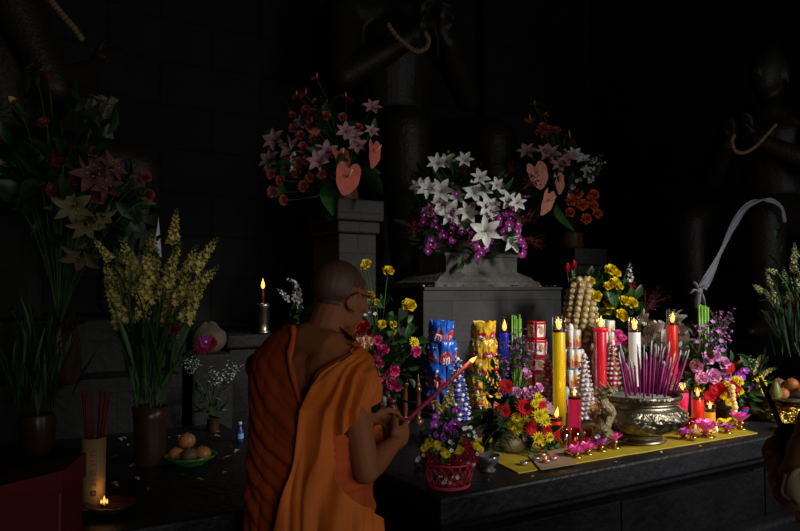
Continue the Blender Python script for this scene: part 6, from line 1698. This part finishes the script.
# rolled edge of the neckline
edge = spline([V((surf(math.copysign(min(1, abs(x) / prof_at(min(z, 1.47))[0]) ** (1 / .82), x) if False else 0, z).x, 0, 0)) for x, z in [(0, 1.2)] * 2], 2)
def on_back(x, z, off=.008):
    a, bb = prof_at(min(z, 1.478)); u = min(.999, abs(x) / (a + off)) ** (1 / .82); ph = math.copysign(math.asin(u), x); return surf(ph, min(z, 1.478), off)
hem = spline([on_back(x, z, .012) for x, z in POLY[1:10]], 6)
MB().tube(hem, [.0095 + .002 * math.sin(i * .8) for i in range(len(hem))], 8, 0).build('neckline_fold', m_robe, monk)

def drape_pt(u, z):
    a, bb = prof_at(min(z, 1.47)); off = .016 + .012 * min(1, max(0, (1.10 - z) / .12))
    x = xl(z); pl_ = math.copysign(math.asin(min(.999, abs(x) / (a + off)) ** (1 / .82)), x)
    pr_hi, pr_lo = R(112), lerp(R(60), R(112), (lambda q: q * q * (3 - 2 * q))(min(1, max(0, (1.04 - z) / .18))))
    t = min(1, max(0, (z - 1.15) / .13)); t = t * t * (3 - 2 * t); pr_ = lerp(pr_lo, pr_hi, t)
    ph = lerp(pl_, pr_, u); p = surf(ph, min(z, 1.474), off)
    bul = .016 * math.exp(-((ph - R(88)) / R(42)) ** 2) * min(1, max(0, (z - 1.16) / .06)) * min(1, max(0, (1.475 - z) / .05))
    env = min(1, max(0.15, (1.47 - z) / .14))
    w = noise.noise(V((ph * 1.4, z * 2.6, 9))); w2 = noise.noise(V((ph * 2.2 + 7, z * 1.1, 2))); w3 = noise.noise(V((ph * 5, z * 4, 5)))
    q_ = (ph - pl_) * lerp(8.5, 6.5, min(1, max(0, (1.4 - z) / .5))) + 1.9 * w + .8 * z
    h = ((.55 * math.sin(q_ * 1.0) + .45 * (1 - 2 * abs(math.sin(q_ * 1.35 + 1.1))) + .30 * math.sin(q_ * 3.1 + 2 * w2)) * (.0145 + .009 * w2) + .004 * w3) * env
    if z > 1.17: h += (.0045 * math.sin(z * 44 - ph * 4 + 3 * w) + .003 * w3) * math.exp(-((ph - R(95)) / R(35)) ** 2) * env
    edge_ = math.exp(-(u / .045) ** 2) * .010
    nrm = V((p.x / .05, p.y / .03, .0)).normalized()
    return p + nrm * (h + bul + edge_ + .004) + V((0, 0, .004 * math.exp(-((z - 1.44) / .04) ** 2) - .040 * max(0, math.sin(ph)) * min(1, max(0, (z - 1.22) / .22))))
b = MB()
def zrow(v): return lerp(1.466, 1.33, v / .15) if v < .15 else lerp(1.33, 1.10, (v - .15) / .50) if v < .65 else lerp(1.10, .10, (v - .65) / .35)
b.grid(lambda u, v: drape_pt(u, zrow(v)), 120, 300, 0)
dr = b.build('shoulder_drape', m_drape, monk)
sm = dr.modifiers.new('thick', 'SOLIDIFY'); sm.thickness = .005; sm.offset = -1
# left sleeve down to the wrist
b = MB(); a_ = V((-.185, -.005, 1.36)); pts = spline([a_, lerp(a_, elL, .6), elL, lerp(elL, wrL, .5), wrL - (wrL - elL).normalized() * .045], 6)
b.tube(pts, [.075 + .006 * math.sin(i * 1.7) + (.012 if i > 18 else 0) for i in range(len(pts))], 16, 0, cap=False); b.build('sleeve', m_robe, monk)
# cloth end held in the left hand
b = MB(); c_ = Lc(372, 434, 2.40)
b.grid(lambda u, v: c_ + V((-.04 + .075 * u, .035 * math.sin(u * 7 + v * 3) * .3 + .02 * v, .03 - .085 * v + .01 * math.sin(u * 9))), 14, 10, 0); b.build('robe_end', m_drape, monk).modifiers.new('t', 'SOLIDIFY').thickness = .006

# incense stick held in the right hand
d_ = st1 - gripW; s0 = gripW - d_.normalized() * .06; L_ = (st1 - s0).length
o = thing('incense_stick', 'thick pink-red incense stick with burning tip held up by the monk', 'incense stick', s0); o.rotation_mode = 'QUATERNION'; o.rotation_quaternion = d_.to_track_quat('Z', 'Y')
MB().tube([(0, 0, 0), (0, 0, L_ * .5), (0, 0, L_)], [.0075, .0085, .0085], 10).build('stick', mat('pink red incense', (.22, .008, .045), rough=.65, var=.15, scale=20), o)
f_ = link('flame', flame_mesh(.055), o, (0, 0, L_ - .006)); f_.scale = (.8, .8, 1)
candle_light(st1 + V((0, 0, .03)), .35)

# ---------------------------------------------------------------- worshipper at the right edge
wo = FW * 2.1 + RT * 1.40
W2 = thing('person', 'person in a brown jacket at the right edge holding up a dark incense stick', 'person', (wo.x, wo.y, 0), .12)
Wi = (Matrix.Translation((wo.x, wo.y, 0)) @ Matrix.Rotation(.12, 4, 'Z')).inverted()
def Lw(px, py, d): return Wi @ P(px, py, d)
s0w, s1w = P(787, 446, 2.20), P(758, 377, 2.30); sw = (Wi.to_3x3() @ (s1w - s0w)).normalized()
gw = Lw(791, 441, 2.20); elw = Lw(792, 486, 2.02)
fw = gw - elw; fw = (fw - sw * fw.dot(sw)).normalized(); nw = fw.cross(sw); nw = nw if nw.x > 0 else -nw
J2 = dict(shL=V((-.175, 0, 1.36)), shR=V((.175, 0, 1.36)), elL=elw, elR=V((.225, .04, 1.05)), wrL=gw - fw * .08 - nw * .028, wrR=gw + V((.07, -.05, -.03)), handL=(fw, nw, sw), handR=(V((-.5, .7, .3)), V((-.7, -.5, 0)), V((0, 0, 1))), curlR=(.7, 1.0, .7))
hM2 = Matrix.Rotation(R(5), 3, 'Z') @ Matrix.Rotation(R(-10), 3, 'X'); hc2 = V((0, .05, 1.56))
me2 = make_person(J2, hM2, hc2, .006)
h2 = hM2.inverted(); link('body', me2, W2); face_extras(W2, hM2, hc2)
b = MB(); b.grid(lambda u, v: (lambda a, t: hc2 + hM2 @ V((.085 * math.cos(a) * math.cos(t), -.018 + .104 * math.sin(a) * math.cos(t), .032 + .095 * math.sin(t))))(2 * PI * u, lerp(PI / 2, -.25 - .45 * max(0, -math.sin(2 * PI * u)) + .55 * max(0, math.sin(2 * PI * u)), v)), 40, 16, 0, wrap=True); b.build('hair', mat('black hair', (.010, .008, .007), rough=.5, var=.3, scale=60), W2)
m_jack = mat('brown jacket', (.20, .095, .035), rough=.8, var=.25, scale=6, bump=.2, bscale=160, inst=0); m_skirt = mat('dark brown trousers', (.08, .04, .02), rough=.85, var=.25)
b = MB()
b.grid(lambda u, v: (lambda ph, z: surf(ph, z, .016 if z > 1.0 else .016 + .014 * math.sin((1.0 - z) / .1 * 1.4)) + V((0, 0, .0)) + surf(ph, z).normalized() * .006 * crease(z * 40 + ph * 3 + 2 * noise.noise(V((ph, z * 4, 0)))))(2 * PI * u - PI, lerp(.90, 1.45, v)), 120, 60, 0, wrap=True)
jk = b.build('jacket', m_jack, W2)
for sh, el, wr, nm in ((J2['shL'], J2['elL'], J2['wrL'], 'sleeve'), (J2['shR'], J2['elR'], J2['wrR'], 'sleeve')):
    e_ = wr - (wr - el).normalized() * .015; pts = spline([sh + V((0, 0, .02)), lerp(sh, el, .5), el, lerp(el, e_, .5), e_], 8)
    b = MB(); b.tube(pts, [.068 - .022 * i / len(pts) + .004 * math.sin(i * 1.9) for i in range(len(pts))], 18, 0, cap=False); b.build(nm, m_jack, jk)
for s in (-1, 1):
    b = MB(); pts = spline([V((s * .10, 0, .96)), V((s * .10, .01, .6)), V((s * .10, 0, .10))], 8); b.tube(pts, [.125 - .035 * i / len(pts) + .003 * math.sin(i * 1.3) for i in range(len(pts))], 20, 0, cap=False); b.build('trouser_leg', m_skirt, W2)
# pale cloth bag hanging at the hip
bc = Lw(801, 484, 1.93); o = thing('cloth_bag', 'pale beige cloth bag slung at the side of the person at the right edge', 'bag', P(806, 503, 1.93))
b = MB(); cB_ = V((0, 0, .05))
b.grid(lambda u, v: (lambda a, t: cB_ + Matrix.Rotation(YAW - PI / 2, 3, 'Z') @ V((.068 * math.copysign(abs(math.cos(a)) ** .7, math.cos(a)) * math.cos(t) ** .5, .030 * math.sin(a) * math.cos(t) ** .6, .048 * math.sin(t) + .004 * math.sin(a * 6))))(2 * PI * u, lerp(-PI / 2 * .999, PI / 2 * .999, v)), 32, 16, 0, wrap=True)
b.build('pouch', mat('beige cloth', (.26, .21, .12), rough=.8, var=.15, bump=.15, bscale=150), o)
b = MB(); b.tube(spline([cB_ + RT * -.068 + V((0, 0, .035)), cB_ + RT * -.075 + V((0, 0, -.02)), cB_ + RT * -.02 + V((0, 0, -.03)), cB_ + RT * .02 + V((0, 0, .06)), cB_ + RT * .03 + FW * .02 + V((0, 0, .25)), cB_ + RT * .08 + FW * .10 + V((0, 0, .50))], 6), .006, 7, 0).build('strap', m_skirt, o)
# incense the worshipper holds
d2 = s1w - s0w; L2 = d2.length
o = thing('incense_stick', 'thick dark red incense stick held up by the person in brown', 'incense stick', s0w - d2.normalized() * .03); o.rotation_mode = 'QUATERNION'; o.rotation_quaternion = d2.to_track_quat('Z', 'Y')
MB().tube([(0, 0, 0), (0, 0, L2)], [.0085, .0085], 10).build('stick', mat('dark red incense', (.10, .008, .012), rough=.6), o)
MB().tube([(0, 0, L2), (0, .001, L2 + .03)], [.008, .005], 8).build('ash_tip', m_jash, o)
